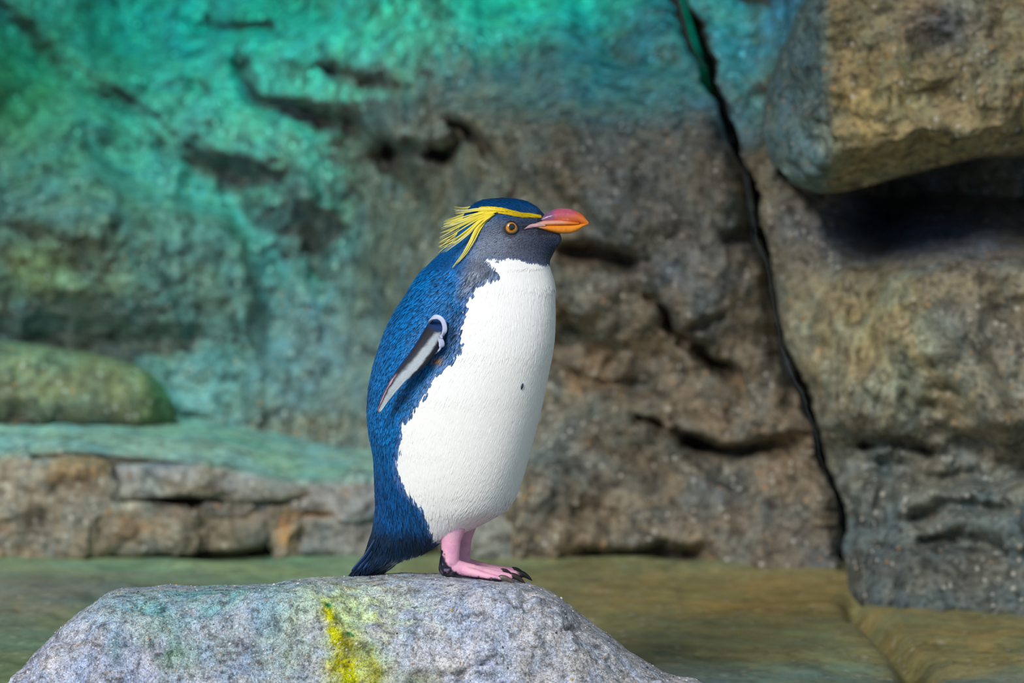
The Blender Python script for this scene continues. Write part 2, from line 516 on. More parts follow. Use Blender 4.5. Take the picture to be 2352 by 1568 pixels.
def extra_right(px, py, wp):
    n = 40 * fbm(wp, 6, 3, seed=91)
    cave = smooth(1860, 2020, px + n) * np.clip((640 - py - n * .8) / 190, 0, 1) ** 1.2 * smooth(100, 300, py)
    e = 0.55 * cave
    e = e + 0.05 * smooth(1900, 1760, px) * smooth(500, 300, py)
    e = e - 0.05 * blob(px, py, 2060, 760, 170, 170)
    e = e + np.clip(300 - py, 0, None) * 0.0004
    e = e + 0.06 * smooth(1120, 1060, py) * smooth(960, 1060, py)
    return e

wall_slab('wall_back', -1, [-3000, 0, 400, 700, 860, 1000, 1250, 1600, 1940, 2400], [2.30, 2.16, 2.12, 2.04, 1.85, 1.68, 1.53, 1.47, 1.40, 1.38], CREASES, extra_left, wall_colour_left)
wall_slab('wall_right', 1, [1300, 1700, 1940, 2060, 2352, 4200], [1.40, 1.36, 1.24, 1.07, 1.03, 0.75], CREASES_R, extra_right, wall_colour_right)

def shade_canopy():  # unseen slab, added to keep daylight off the upper wall
    xs = np.arange(-2.8, 2.81, 0.05); ys = np.arange(-0.70, 3.0, 0.05)
    X, Yg = np.meshgrid(xs, ys)
    low = np.stack([X, Yg + 0.10 * fbm(np.stack([X, 0 * X, 0 * X], -1), 2.0, 3, seed=421), 1.86 + 0 * X], -1)
    low[..., 2] += 0.06 * fbm(low, 3, 3, seed=423)
    up = low.copy(); up[..., 2] += 0.28
    R, C = X.shape
    q = np.concatenate([grid_quads(R, C), grid_quads(R, C, flip=True) + R * C])
    j = np.arange(C - 1)
    q = np.concatenate([q, np.stack([j, j + 1, j + 1 + R * C, j + R * C], -1)])
    v = np.concatenate([low.reshape(-1, 3), up.reshape(-1, 3)])
    return v, q
cv, cq = shade_canopy()
obj('shade_slab', mesh_from('shade_slab', cv, cq, col=np.repeat(lin(96, 92, 84)[None], len(cv), 0)), M_WALL, kind='structure')

# ------------------------------------------------------------------ loose rocks: star-shaped outline, real thickness
def stone(outline, Y, front, back, p=2.6, n_th=160, n_s=46, amp=1.0, seed=1, facet=None, centre=None, rag=0.0):
    o = np.array(outline, float)
    c = o.mean(0) if centre is None else np.array(centre, float)
    th = np.linspace(0, 2 * math.pi, n_th, endpoint=False)
    R = np.zeros(n_th)
    for k in range(n_th):
        d = np.array([math.cos(th[k]), math.sin(th[k])])
        best = 0
        for i in range(len(o)):
            a, b = o[i] - c, o[(i + 1) % len(o)] - c
            e = b - a
            den = d[0] * e[1] - d[1] * e[0]
            if abs(den) < 1e-9:
                continue
            t = (a[0] * e[1] - a[1] * e[0]) / den
            s = (a[0] * d[1] - a[1] * d[0]) / den
            if t > 0 and -1e-6 <= s <= 1 + 1e-6:
                best = max(best, t)
        R[k] = best
    if rag:
        cs = np.stack([np.cos(th) * 1.5, np.sin(th) * 1.5, 0 * th + seed], -1)
        R = R * (1 + rag * fbm(cs, 2.2, 4, 0.6, seed=seed)) + rag * 40
    R = np.convolve(np.concatenate([R[-2:], R, R[:2]]), [0.1, 0.2, 0.4, 0.2, 0.1], 'valid')
    s = np.sin(np.linspace(0.02, math.pi / 2, n_s))
    rows = []
    for sg, ss in ((-1, s), (1, s[::-1][1:])):
        px = c[0] + ss[:, None] * R[None, :] * np.cos(th)[None, :]
        py = c[1] + ss[:, None] * R[None, :] * np.sin(th)[None, :]
        prof = np.repeat((np.clip(1 - ss ** p, 0, 1) ** (1 / p))[:, None], n_th, 1)
        dep = prof * (front if sg < 0 else back)
        if facet is not None and sg < 0:
            dep = np.minimum(dep, facet(px, py))
        rows.append(P(px, py, Y + sg * dep))
    G = np.concatenate(rows, 0)
    cen = P(c[0], c[1], Y)
    dirs = G - cen
    dirs /= np.linalg.norm(dirs, axis=-1, keepdims=True) + 1e-9
    nz = (0.024 * fbm(G, 5, 3, seed=seed) + 0.014 * fbm(G, 14, 3, seed=seed + 3, ridged=True) + 0.006 * fbm(G, 45, 3, seed=seed + 6)) * amp
    edge = np.concatenate([1 - 0.6 * s ** 8, (1 - 0.6 * s ** 8)[::-1][1:]])[:, None]
    G = G + dirs * (nz * edge)[..., None]
    Rn, Cn = G.shape[:2]
    v = G.reshape(-1, 3)
    q = grid_quads(Rn, Cn, wrap=True)
    v = np.concatenate([v, G[0].mean(0)[None], G[-1].mean(0)[None]])
    j = np.arange(Cn)
    t = np.concatenate([np.stack([np.full(Cn, Rn * Cn), (j + 1) % Cn, j], -1), np.stack([np.full(Cn, Rn * Cn + 1), (Rn - 1) * Cn + j, (Rn - 1) * Cn + (j + 1) % Cn], -1)])
    return v, q, t

def stone_obj(name, outline, Y, front, back, colour, mat, parent=None, label=None, cat=None, group=None, **kw):
    v, q, t = stone(outline, Y, front, back, **kw)
    px, py = to_px(v)
    me = mesh_from(name, v, q, t, col=colour(px, py, v))
    me.flip_normals() if mesh_volume_neg(v, q) else None
    return obj(name, me, mat, parent, label, cat, group)

def mesh_volume_neg(v, q):
    a, b, c = v[q[:, 0]], v[q[:, 1]], v[q[:, 2]]
    return np.einsum('ij,ij->i', a - v.mean(0), np.cross(b - v.mean(0), c - v.mean(0))).sum() < 0

def col_overhang(px, py, v):
    n1 = fbm(v, 5, 4, seed=101); n2 = fbm(v, 12, 4, seed=102)
    c = np.repeat(lin(140, 128, 98)[None, :], len(px), 0)
    c = mixc(c, lin(116, 116, 112), smooth(0.0, 0.5, n1) * 0.6)
    c = mixc(c, lin(172, 152, 100), blob(px, py, 2010, 240, 110, 90) * (0.8 + n2))  # warm light on the front face, put into the colour
    c = mixc(c, lin(84, 112, 118), smooth(1925, 1880, px + 14 * n2) * 0.85)  # teal light on the left facet, put into the colour
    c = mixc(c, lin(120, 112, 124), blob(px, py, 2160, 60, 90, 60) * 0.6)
    return c * (1 + 0.3 * n2)[:, None]
def facet_over(px, py):
    left = 0.30 - np.clip(1915 - px, 0, None) * 0.0017
    under = 0.30 - np.clip(py - (345 - (px - 1900) * 0.16), 0, None) * 0.0022
    top = 0.30 - np.clip(40 - py, 0, None) * 0.0009
    wv = np.stack([px * .0007, py * .0007, 0 * px], -1)
    k = 0.05 * fbm(wv, 4, 4, seed=401) + 0.03 * fbm(wv, 12, 3, seed=405, ridged=True)
    h = 0.02
    a = -h * np.log(np.exp(-left / h) + np.exp(-under / h) + np.exp(-top / h))
    return np.maximum(a + k, 0.0)
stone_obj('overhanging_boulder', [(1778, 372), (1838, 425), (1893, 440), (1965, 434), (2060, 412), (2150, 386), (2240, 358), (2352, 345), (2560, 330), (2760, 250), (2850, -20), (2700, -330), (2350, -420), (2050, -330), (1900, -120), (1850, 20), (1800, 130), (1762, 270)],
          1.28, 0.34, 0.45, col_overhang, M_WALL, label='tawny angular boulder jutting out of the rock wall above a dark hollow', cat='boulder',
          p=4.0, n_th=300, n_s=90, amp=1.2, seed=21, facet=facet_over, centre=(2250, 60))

def col_moss(px, py, v):
    n1 = fbm(v, 7, 4, seed=111); n2 = fbm(v, 16, 3, seed=112)
    c = np.repeat(lin(110, 108, 82)[None, :], len(px), 0)
    c = mixc(c, lin(104, 108, 106), smooth(0, 0.4, n1) * 0.6)
    c = mixc(c, lin(84, 132, 88), blob(px, py, 385, 900, 50, 120) * 0.8)
    return c * (1 + 0.3 * n2)[:, None]
stone_obj('low_boulder', [(-470, 930), (-430, 850), (-300, 802), (-100, 785), (60, 795), (180, 812), (290, 832), (350, 868), (385, 920), (398, 970), (370, 986), (240, 992), (100, 996), (0, 1000), (-200, 1008), (-400, 1000)],
          1.99, 0.14, 0.20, col_moss, M_LEDGE, label='mossy olive boulder with rounded end resting on the pale rock ledge', cat='boulder', p=2.8, n_th=220, n_s=60, amp=1.0, seed=31, centre=(-30, 900))

# ------------------------------------------------------------------ ledge at the foot of the wall
ledge = bpy.data.objects.new('rock_ledge', None)
COL.objects.link(ledge)
ledge['label'] = 'low layered rock ledge with flat top tinted with pale teal light along the foot of the wall'
ledge['category'] = 'ledge'
EDGE_X = [-1400, -400, 0, 120, 250, 350, 450, 600, 700, 860, 1000, 1150, 1300]
EDGE_Y = [1050, 1050, 1046, 1036, 1040, 1052, 1058, 1088, 1106, 1104, 1106, 1112, 1150]
def ledge_mesh():
    pxs = np.arange(-1400, 1260, 5.0)
    ey = interp_s(pxs, EDGE_X, EDGE_Y, 20)
    Yf = np.interp(pxs, [-1400, 860, 1000, 1260], [1.60, 1.60, 1.62, 1.70])
    rows = []
    nb = 46
    for k in range(nb):                                # front face, recessed between the stones
        f = k / (nb - 1)
        py = 1400 + (ey + 6 - 1400) * f
        rows.append(P(pxs, py, Yf + 0.012 * (1 - f) + 0.004))
    top = P(pxs, ey, Yf)
    nt_ = 60
    for k in range(nt_):
        f = k / (nt_ - 1)
        r = top.copy()
        r[:, 1] += f * 0.74
        r[:, 2] += 0.012 * math.sin(min(1, f * 5) * math.pi / 2) + 0.05 * f ** 2 * np.interp(pxs, [0, 500, 900], [0.7, 0.5, 1.2])
        rows.append(r)
    G = np.stack(rows)
    v = G.reshape(-1, 3)
    d = 0.022 * fbm(v, 5, 3, seed=121) + 0.010 * fbm(v, 16, 3, seed=124) + 0.004 * fbm(v, 50, 2, seed=127)
    k = np.repeat(np.arange(len(rows)), len(pxs))
    up = smooth(nb - 4, nb + 4, k)
    v[:, 2] += d * up * 0.55
    v[:, 1] -= d * (1 - up) * 1.6
    lpx, lpy = to_px(v)
    wl = 9 * fbm(v, 30, 3, seed=133)
    for poly, w, dep in [([(-300, 1296), (60, 1290), (180, 1280), (270, 1270), (450, 1268), (620, 1264), (860, 1266)], 9, .05), ([(250, 1146), (300, 1158), (380, 1150), (450, 1160), (560, 1160), (620, 1172)], 9, .06), ([(620, 1168), (624, 1210), (618, 1264)], 8, .05), ([(690, 1176), (770, 1190), (850, 1200), (960, 1204)], 8, .05), ([(262, 1100), (256, 1150), (272, 1200), (262, 1268)], 7, .03), ([(440, 1100), (520, 1120), (600, 1126)], 8, .03), ([(448, 1180), (452, 1262)], 6, .03)]:
        dd, _, _ = seg_dist(lpx + wl, lpy + wl, poly)
        v[:, 1] += dep * np.exp(-(dd / w) ** 2) * (1 - up)
    n1 = fbm(v, 6, 4, seed=131); n2 = fbm(v, 14, 3, seed=132)
    c = np.repeat(lin(124, 148, 140)[None, :], len(v), 0)  # top colour: some algae plus painted teal light from above
    c = mixc(c, lin(110, 150, 118), smooth(0, .5, n1) * 0.6)
    c = mixc(c, lin(104, 96, 84), 1 - up)
    return v, grid_quads(len(rows), len(pxs)), c * (1 + 0.2 * n2)[:, None]
v, q, c = ledge_mesh()
me = mesh_from('ledge_core', v, q, col=c)
obj('ledge_core', me, M_LEDGE, ledge)
def col_stone(base, accent, seed, amt=0.7):
    def f(px, py, v):
        n1 = fbm(v, 9, 4, seed=seed); n2 = fbm(v, 20, 3, seed=seed + 1)
        c = np.repeat(base[None, :], len(px), 0)
        c = mixc(c, lin(122, 116, 106), 0.55 * np.ones(len(px)))
        c = mixc(c, accent, smooth(-0.05, 0.35, n1) * amt)
        c = mixc(c, lin(168, 112, 48), blob(px, py, 655, 1225, 20, 36) * .7 + blob(px, py, 720, 1180, 60, 8) * .5 + blob(px, py, 190, 1110, 50, 30) * .35 + blob(px, py, 340, 1215, 40, 22) * .35)
        c = mixc(c, lin(124, 148, 140), smooth(14, -4, py - np.interp(px, EDGE_X, EDGE_Y)) * .8)  # stone tops get the same painted teal light along the edge
        return c * (1 + 0.3 * n2)[:, None]
    return f
BR, ORN, LAV, DK = lin(134, 122, 108), lin(158, 122, 82), lin(130, 130, 140), lin(104, 96, 80)
STONES = [
    ([(-420, 1062), (-150, 1056), (0, 1058), (150, 1052), (245, 1060), (262, 1110), (258, 1165), (272, 1200), (255, 1262), (120, 1283), (0, 1290), (-420, 1300)], 1.60, .050, BR, ORN),
    ([(252, 1062), (340, 1064), (440, 1070), (520, 1082), (600, 1100), (670, 1116), (688, 1132), (660, 1150), (600, 1148), (520, 1150), (460, 1130), (380, 1140), (300, 1150), (262, 1148), (250, 1110)], 1.60, .050, BR, LAV),
    ([(268, 1176), (330, 1164), (440, 1168), (540, 1172), (612, 1180), (618, 1215), (608, 1256), (540, 1268), (440, 1264), (360, 1272), (275, 1272)], 1.605, .045, DK, BR),
    ([(470, 1148), (520, 1160), (580, 1152), (612, 1160), (590, 1174), (520, 1180), (470, 1172)], 1.61, .030, lin(90, 88, 92), LAV),
    ([(690, 1112), (780, 1108), (900, 1106), (1000, 1112), (1010, 1190), (900, 1196), (840, 1186), (760, 1180), (690, 1170), (676, 1140)], 1.61, .050, LAV, lin(116, 120, 128)),
    ([(628, 1172), (660, 1166), (694, 1176), (690, 1220), (698, 1262), (640, 1266), (628, 1220)], 1.61, .040, lin(120, 106, 84), lin(120, 100, 74)),
    ([(694, 1190), (760, 1184), (850, 1200), (960, 1204), (960, 1262), (850, 1266), (740, 1268), (702, 1262)], 1.61, .045, lin(112, 108, 106), lin(150, 110, 66)),
    ([(1020, 1118), (1120, 1116), (1215, 1130), (1235, 1200), (1220, 1286), (1100, 1290), (1020, 1280)], 1.60, .06, lin(118, 128, 130), LAV),
]
for k, (outl, Yk, fr, b_, a_) in enumerate(STONES):
    stone_obj('ledge_stone', outl, Yk, fr, 0.10, col_stone(b_, a_, 140 + 3 * k), M_LEDGE, ledge, p=4.5, n_th=170, n_s=50, amp=1.5, seed=150 + 5 * k, rag=0.22)

# ------------------------------------------------------------------ floor
FZ = -0.178
def floor_mesh():
    xs = np.concatenate([np.arange(-2.6, -1.0, 0.03), np.arange(-1.0, 1.0, 0.006), np.arange(1.0, 2.6, 0.03)])
    ys = np.concatenate([np.arange(-3.0, -0.1, 0.06), np.arange(-0.1, 2.0, 0.007), np.arange(2.0, 2.6, 0.05)])
    X, Yg = np.meshgrid(xs, ys)
    v = np.stack([X.ravel(), Yg.ravel(), np.full(X.size, FZ)], -1)
    px, py = to_px(v)
    n1 = fbm(v, 2.2, 3, seed=161); n2 = fbm(v, 7, 3, seed=163); n3 = fbm(v, 30, 3, seed=165)
    infr = (v[:, 1] > -0.2)
    z = 0.016 * n1 + 0.009 * n2 + 0.003 * n3
    # low slab left of the joint, a step down on the right, a grey hump behind the boulder at left
    jd, par, side = seg_dist(px, py, [(1960, 1380), (2010, 1420), (2070, 1480), (2130, 1530), (2170, 1600)])
    z = z - 0.035 * np.exp(-(jd / 22) ** 2) * infr
    z = z + 0.035 * blob(px, py, 150, 1400, 420, 70) * infr
    z = z + 0.02 * smooth(1480, 1530, py) * -1.0 * smooth(1500, 1800, px) * infr
    v[:, 2] += z
    c = np.repeat(lin(118, 118, 84)[None, :], len(v), 0)
    c = mixc(c, lin(142, 122, 72), (blob(px, py, 1640, 1365, 330, 50) * 1.1 + blob(px, py, 2200, 1440, 200, 60) * .7) * infr)
    c = mixc(c, lin(104, 128, 96), smooth(1000, 600, px) * 0.8 * infr)
    c = mixc(c, lin(122, 120, 112), blob(px, py, 150, 1400, 420, 80) * (0.8 + n2) * infr)
    c = mixc(c, lin(92, 108, 112), smooth(1490, 1550, py + 20 * n2) * smooth(1300, 1500, px) * .8 * infr)
    c = mixc(c, lin(74, 66, 36), blob(px, py, 2100, 1530, 60, 60) * .9 * infr)
    c = mixc(c, lin(96, 112, 84), smooth(0, .5, n2) * 0.4)
    return v, grid_quads(len(ys), len(xs)), c * (1 + 0.2 * n2)[:, None]
v, q, c = floor_mesh()
obj('floor', mesh_from('floor', v, q, col=c), M_FLOOR, kind='structure')

# ------------------------------------------------------------------ foreground boulder
SIL = [(-60, 2000), (-30, 1800), (5, 1660), (30, 1572), (45, 1530), (80, 1490), (130, 1442), (165, 1410), (215, 1376), (250, 1353), (280, 1347), (320, 1347), (390, 1340), (440, 1344), (500, 1342), (560, 1341), (620, 1338), (660, 1329), (720, 1323), (800, 1320), (870, 1315), (940, 1313), (1000, 1314), (1060, 1318), (1130, 1322), (1200, 1329), (1235, 1342), (1275, 1361), (1300, 1381), (1330, 1404), (1370, 1435), (1400, 1455), (1440, 1489), (1490, 1520), (1530, 1545), (1560, 1553), (1600, 1557), (1630, 1575), (1690, 1640), (1760, 1740), (1850, 2000)]
SX = np.array([s[0] for s in SIL], float); SY = np.array([s[1] for s in SIL], float)
BZ0 = -0.30
BY0 = -0.06
def boulder_parts(x):
    px, _ = to_px(np.stack([x, 0 * x - 0.05, 0 * x], -1))
    py = interp_s(px, SX, SY, 7) + 10
    zt = P(px, py, -0.05)[..., 2]
    zt = np.maximum(zt, BZ0 + 0.004)
    return zt, (zt - BZ0)
def boulder_top(x, y):
    x = np.atleast_1d(np.asarray(x, float)); y = np.atleast_1d(np.asarray(y, float))
    zt, h = boulder_parts(x)
    ryf = 0.17 * np.clip(h / 0.30, 0.02, 1) ** 0.45; ryb = 0.44 * np.clip(h / 0.30, 0.02, 1) ** 0.45
    t = np.where(y < BY0, (BY0 - y) / ryf, (y - BY0) / ryb)
    n = np.where(y < BY0, 3.2, 2.0)
    return BZ0 + h * np.clip(1 - np.abs(t) ** n, 0, 1) ** (1 / n)
def boulder_mesh():
    x0, x1 = P(-58, 1500)[0], P(1845, 1500)[0]
    xs = np.arange(x0, x1, 0.0016)
    nphi = 250
    ph = np.linspace(-math.pi / 2, math.pi / 2, nphi)
    zt, h = boulder_parts(xs)
    k = np.clip(h / 0.30, 0.02, 1) ** 0.45
    rows = []
    for a in ph:
        n = 3.2 if a < 0 else 2.0
        R = (0.17 if a < 0 else 0.44) * k
        s_, c_ = math.sin(a), max(math.cos(a), 0)
        y = BY0 + np.sign(s_) * R * abs(s_) ** (2 / n)
        z = BZ0 + h * c_ ** (2 / n)
        rows.append(np.stack([xs, y, z], -1))
    G = np.stack(rows)
    v = G.reshape(-1, 3)
    nrm = np.cross(np.gradient(G, axis=1), np.gradient(G, axis=0)).reshape(-1, 3)
    nrm /= np.linalg.norm(nrm, axis=-1, keepdims=True) + 1e-12
    if nrm[len(v) // 2, 2] < 0:
        nrm = -nrm
    px, py = to_px(v)
    front = smooth(-0.08, -0.15, v[:, 1])
    d = 0.022 * front * fbm(v, 7, 3, seed=171) + 0.010 * front * fbm(v, 20, 3, seed=173, ridged=True)
    d += 0.0028 * fbm(v, 45, 3, seed=175) * (0.4 + 0.6 * front) + 0.0011 * fbm(v, 170, 3, seed=177) + 0.0007 * fbm(v, 420, 2, seed=178)
    # pits and small cracks seen on the face
    for (cx, cy, rx, ry, dep) in [(125, 1465, 12, 9, .010), (150, 1462, 14, 8, .008), (225, 1460, 12, 10, .008), (355, 1468, 11, 20, .012), (372, 1484, 16, 6, .009), (290, 1468, 16, 12, .006), (510, 1520, 34, 10, .010), (580, 1540, 30, 12, .008), (1218, 1492, 12, 5, .009), (1230, 1500, 5, 9, .008), (1110, 1520, 20, 6, .007), (1175, 1395, 10, 6, .005), (1205, 1380, 16, 22, .008), (1400, 1512, 8, 10, .006), (1320, 1446, 22, 6, .006), (700, 1540, 10, 30, .006), (1030, 1552, 120, 12, .012)]:
        d -= dep * np.exp(-((px - cx) / rx) ** 2 - ((py - cy) / ry) ** 2) * (v[:, 1] < -0.06)
    for poly, w, dep in [([(500, 1502), (580, 1504), (640, 1488), (660, 1486)], 5, .007), ([(1050, 1545), (1110, 1522), (1140, 1508)], 5, .007), ([(320, 1460), (330, 1440)], 3, .004), ([(1290, 1450), (1330, 1440)], 5, .005)]:
        q, _, _ = seg_dist(px + 4 * fbm(v, 60, 2, seed=181), py + 4 * fbm(v, 60, 2, seed=182), poly)
        d -= dep * np.exp(-(q / w) ** 2) * (v[:, 1] < -0.06)
    v = v + nrm * d[:, None]
    n1 = fbm(v, 8, 4, seed=191); n2 = fbm(v, 24, 4, seed=192); n3 = fbm(v, 70, 4, seed=193)
    c = np.repeat(lin(184, 190, 212)[None, :], len(v), 0)
    c = mixc(c, lin(150, 158, 186), smooth(-0.1, 0.4, n1) * .7)
    c = mixc(c, lin(206, 204, 214), smooth(0.0, .5, n2) * .5)
    c = mixc(c, lin(132, 186, 190), blob(px, py, 480, 1385, 240, 60) * (0.85 + n2))
    c = mixc(c, lin(136, 170, 182), blob(px, py, 640, 1480, 200, 90) * (0.4 + n2))
    c = mixc(c, lin(100, 150, 128), blob(px, py, 380, 1490, 70, 60) * (0.5 + 1.2 * n2))
    c = mixc(c, lin(80, 140, 140), blob(px, py, 262, 1480, 16, 40) * 0.6)
    c = mixc(c, lin(178, 178, 182), smooth(1050, 1300, px) * .6)
    # yellow-green algae running down the face
    al = blob(px, py, 790, 1480, 110, 130) * (0.5 + 1.0 * n2) + blob(px, py, 850, 1400, 130, 60) * (.35 + .8 * n3)
    c = mixc(c, lin(204, 220, 160), al * 1.2)
    st, par, _ = seg_dist(px + 26 * n2 + 14 * n3, py, [(755, 1395), (768, 1440), (790, 1480), (800, 1530), (825, 1580), (830, 1640)])
    wid = np.interp(par, [0, .3, .6, 1], [15, 24, 48, 56])
    c = mixc(c, lin(186, 188, 8), np.exp(-(st / wid) ** 2) * (1.0 + 0.9 * n3) * smooth(1385, 1420, py))
    st2, _, _ = seg_dist(px + 20 * n2, py + 10 * n3, [(850, 1500), (870, 1540), (865, 1620)])
    c = mixc(c, lin(150, 150, 10), np.exp(-(st2 / 20) ** 2) * (0.7 + 0.9 * n3))
    for (cx, cy, r) in [(756, 1405, 8), (802, 1461, 8), (810, 1464, 5)]:
        c = mixc(c, lin(6, 120, 70), np.exp(-(((px - cx) / r) ** 2 + ((py - cy) / (r * .6)) ** 2)) * 1.3)
    c = mixc(c, lin(120, 130, 60), blob(px, py, 960, 1560, 60, 20) * .7)
    c = c * (1 + 0.22 * n3)[:, None]
    # end caps
    C = len(xs)
    return v, grid_quads(nphi, C), c, nrm
v, q, c, nrm = boulder_mesh()
BV = v
boulder = bpy.data.objects.new('boulder', None)
COL.objects.link(boulder)
boulder.location = (float(v[:, 0].mean()), BY0, BZ0)
boulder['label'] = 'pale grey speckled boulder with yellow-green algae streak, under the penguin'
boulder['category'] = 'boulder'
off = np.array(boulder.location)
def under(o, parent_loc):
    o.location = Vector(-np.asarray(parent_loc))
    return o
under(obj('stone_body', mesh_from('stone_body', v, q, col=c), M_BOULD, boulder), off)
# grit set into the face: white, buff and orange fragments
def grit():
    px, py = to_px(v)
    ok = np.where((py > 1320) & (py < 1600) & (v[:, 1] < 0.02) & (px > 20) & (px < 1640))[0]
    pick = rng.choice(ok, 1300, replace=False)
    ico = np.array([(1, 0, 0), (-1, 0, 0), (0, 1, 0), (0, -1, 0), (0, 0, 1), (0, 0, -1)], float)
    f = np.array([(0, 2, 4), (2, 1, 4), (1, 3, 4), (3, 0, 4), (2, 0, 5), (1, 2, 5), (3, 1, 5), (0, 3, 5)])
    vs_, ts, cs = [], [], []
    for k, i in enumerate(pick):
        s = 0.0007 + 0.0016 * rng.random() ** 4
        a = rng.normal(size=(3, 3)); qq, _ = np.linalg.qr(a)
        sh = ico * rng.uniform(0.5, 1.3, 3)
        vs_.append(v[i] + (sh @ qq) * s)
        ts.append(f + 6 * k)
        r = rng.random()
        cc = lin(226, 226, 224) if r < 0.72 else (lin(206, 150, 96) if r < 0.92 else lin(60, 60, 70))
        cs.append(np.repeat(cc[None], 6, 0))
    return np.concatenate(vs_), np.concatenate(ts), np.concatenate(cs)
gv, gt, gc = grit()
under(obj('embedded_grit', mesh_from('embedded_grit', gv, None, gt, False, gc), M_GRIT, boulder, kind='stuff'), off)

# ------------------------------------------------------------------ penguin
ROOT = np.array([P(1045, 1322)[0], 0.0, float(boulder_top(P(1045, 1322)[0], 0.0)[0])])
penguin = bpy.data.objects.new('penguin', None)
COL.objects.link(penguin)
penguin.location = ROOT
penguin['label'] = 'crested penguin with blue-black back, white breast and yellow brow plumes standing on the boulder'
penguin['category'] = 'penguin'
def part(name, me, mat, parent=None, label=None, kind=None):
    o = obj(name, me, mat, penguin if parent is None else parent, label=label, kind=kind)
    if parent is None:
        o.location = Vector(-ROOT)
    return o

# side outline of the bird, row by row: pixel row, back, front, half width in metres
ROWS = np.array([
    (455, 1138, 1168, .006), (459, 1114, 1190, .017), (465, 1097, 1212, .025), (475, 1083, 1230, .033), (485, 1073, 1243, .038), (500, 1066, 1256, .0425),
    (520, 1058, 1266, .0455), (538, 1050, 1286, .0465), (548, 1044, 1289, .0465), (558, 1034, 1286, .0465), (570, 1022, 1277, .047), (585, 1008, 1269, .048), (598, 994, 1263, .051), (608, 984, 1262, .054),
    (620, 973, 1265, .057), (650, 950, 1272, .066), (680, 932, 1274, .074), (720, 906, 1275, .084), (760, 887, 1274, .092), (800, 872, 1270, .098), (850, 857, 1261, .102),
    (900, 848, 1251, .104), (950, 845, 1240, .104), (1000, 850, 1227, .103), (1050, 858, 1214, .100), (1100, 861, 1199, .094), (1130, 862, 1188, .088), (1150, 863, 1177, .083), (1170, 862, 1158, .076),
    (1190, 860, 1128, .068), (1205, 858, 1100, .062), (1220, 855, 1066, .056), (1235, 851, 1026, .050), (1250, 847, 1004, .045), (1262, 843, 985, .041), (1275, 838, 940, .036), (1290, 829, 915, .030), (1305, 817, 895, .022), (1314, 810, 880, .014)], float)
SE = 2.15
ZR = P(np.full(len(ROWS), 1176.0), ROWS[:, 0])[:, 2]
XB = P(ROWS[:, 1], ROWS[:, 0])[:, 0]; XF = P(ROWS[:, 2], ROWS[:, 0])[:, 0]
order = np.argsort(ZR)
ZS, XBS, XFS, WS = ZR[order], XB[order], XF[order], ROWS[order, 3]
ZTOP, ZBOT = ZS[-1], ZS[0]
ZTAP = [P(1176, y)[2] for y in (606, 575, 540, 488, 458)]
def prof(z):
    z = np.asarray(z, float)
    sig = 0.0060 * np.clip((ZTOP - z) / 0.16, 0.0, 1) * np.clip((z - ZBOT) / 0.01, 0, 1) + 1e-6
    o = np.linspace(-2, 2, 7); w = np.exp(-o ** 2); w /= w.sum()
    f = lambda a: sum(wi * pchip(z + oi * sig, ZS, a) for oi, wi in zip(o, w))
    return f(XBS), f(XFS), f(WS)
def S(z, th):
    b, f, w = prof(z)
    xc, a = (b + f) / 2, (f - b) / 2
    c, s = np.cos(th), np.sin(th)
    return np.stack([xc + a * np.sign(c) * np.abs(c) ** (2 / SE), w * np.sign(s) * np.abs(s) ** (2 / SE) * face_taper(z, c), z + 0 * th], -1)
def face_taper(z, c):
    """the head narrows towards the bill"""
    return 1 - 0.58 * np.interp(z, ZTAP, [0, .35, 1, 1, 0]) * smooth(0.05, 0.95, c)
def surf_y(x, z):
    b, f, w = prof(z)
    t = np.clip((x - (b + f) / 2) / ((f - b) / 2), -1, 1)
    return -w * (1 - np.abs(t) ** SE) ** (1 / SE) * face_taper(z, np.sign(t) * np.abs(t) ** (SE / 2))
def on_body(px, py, off=0.0):
    """point of the near flank seen at a pixel"""
    px = np.asarray(px, float); py = np.asarray(py, float)
    Y = np.zeros(np.shape(px)) - 0.03
    for _ in range(6):
        p = P(px, py, Y)
        Y = surf_y(p[..., 0], p[..., 2])
    return P(px, py, Y - off)

# colour markings of the plumage, in side view
def flat_px(v):
    """side-view coordinates of a body point (as if it lay on the bird's midline)"""
    p = np.array(v, float).copy(); p[..., 1] = 0
    return to_px(p)
WHITE_POLY = [(1117, 587), (1160, 586), (1195, 590), (1222, 600), (1250, 606), (1300, 604), (1320, 700), (1320, 1000), (1240, 1200), (1080, 1245), (1025, 1245), (1012, 1235), (1000, 1212), (988, 1186), (980, 1160), (968, 1135), (948, 1114), (930, 1094), (919, 1070), (915, 1040), (918, 1010), (925, 980), (936, 952), (952, 926), (966, 908), (985, 880), (1002, 846), (1026, 826), (1046, 808), (1058, 790), (1066, 762), (1070, 732), (1078, 708), (1080, 688), (1085, 665), (1095, 650), (1112, 640), (1132, 632), (1146, 624), (1152, 617), (1146, 610), (1130, 601)]
FACE_POLY = [(1250, 500), (1200, 503), (1140, 500), (1112, 520), (1092, 560), (1074, 610), (1066, 660), (1086, 660), (1110, 642), (1150, 622), (1120, 588), (1200, 592), (1262, 606), (1300, 560), (1290, 530)]
C_BLUE, C_NAVY, C_SLATE, C_FACE = lin(3, 94, 164), lin(2, 38, 84), lin(112, 116, 136), lin(56, 62, 90)
C_WHITE = lin(250, 249, 248)
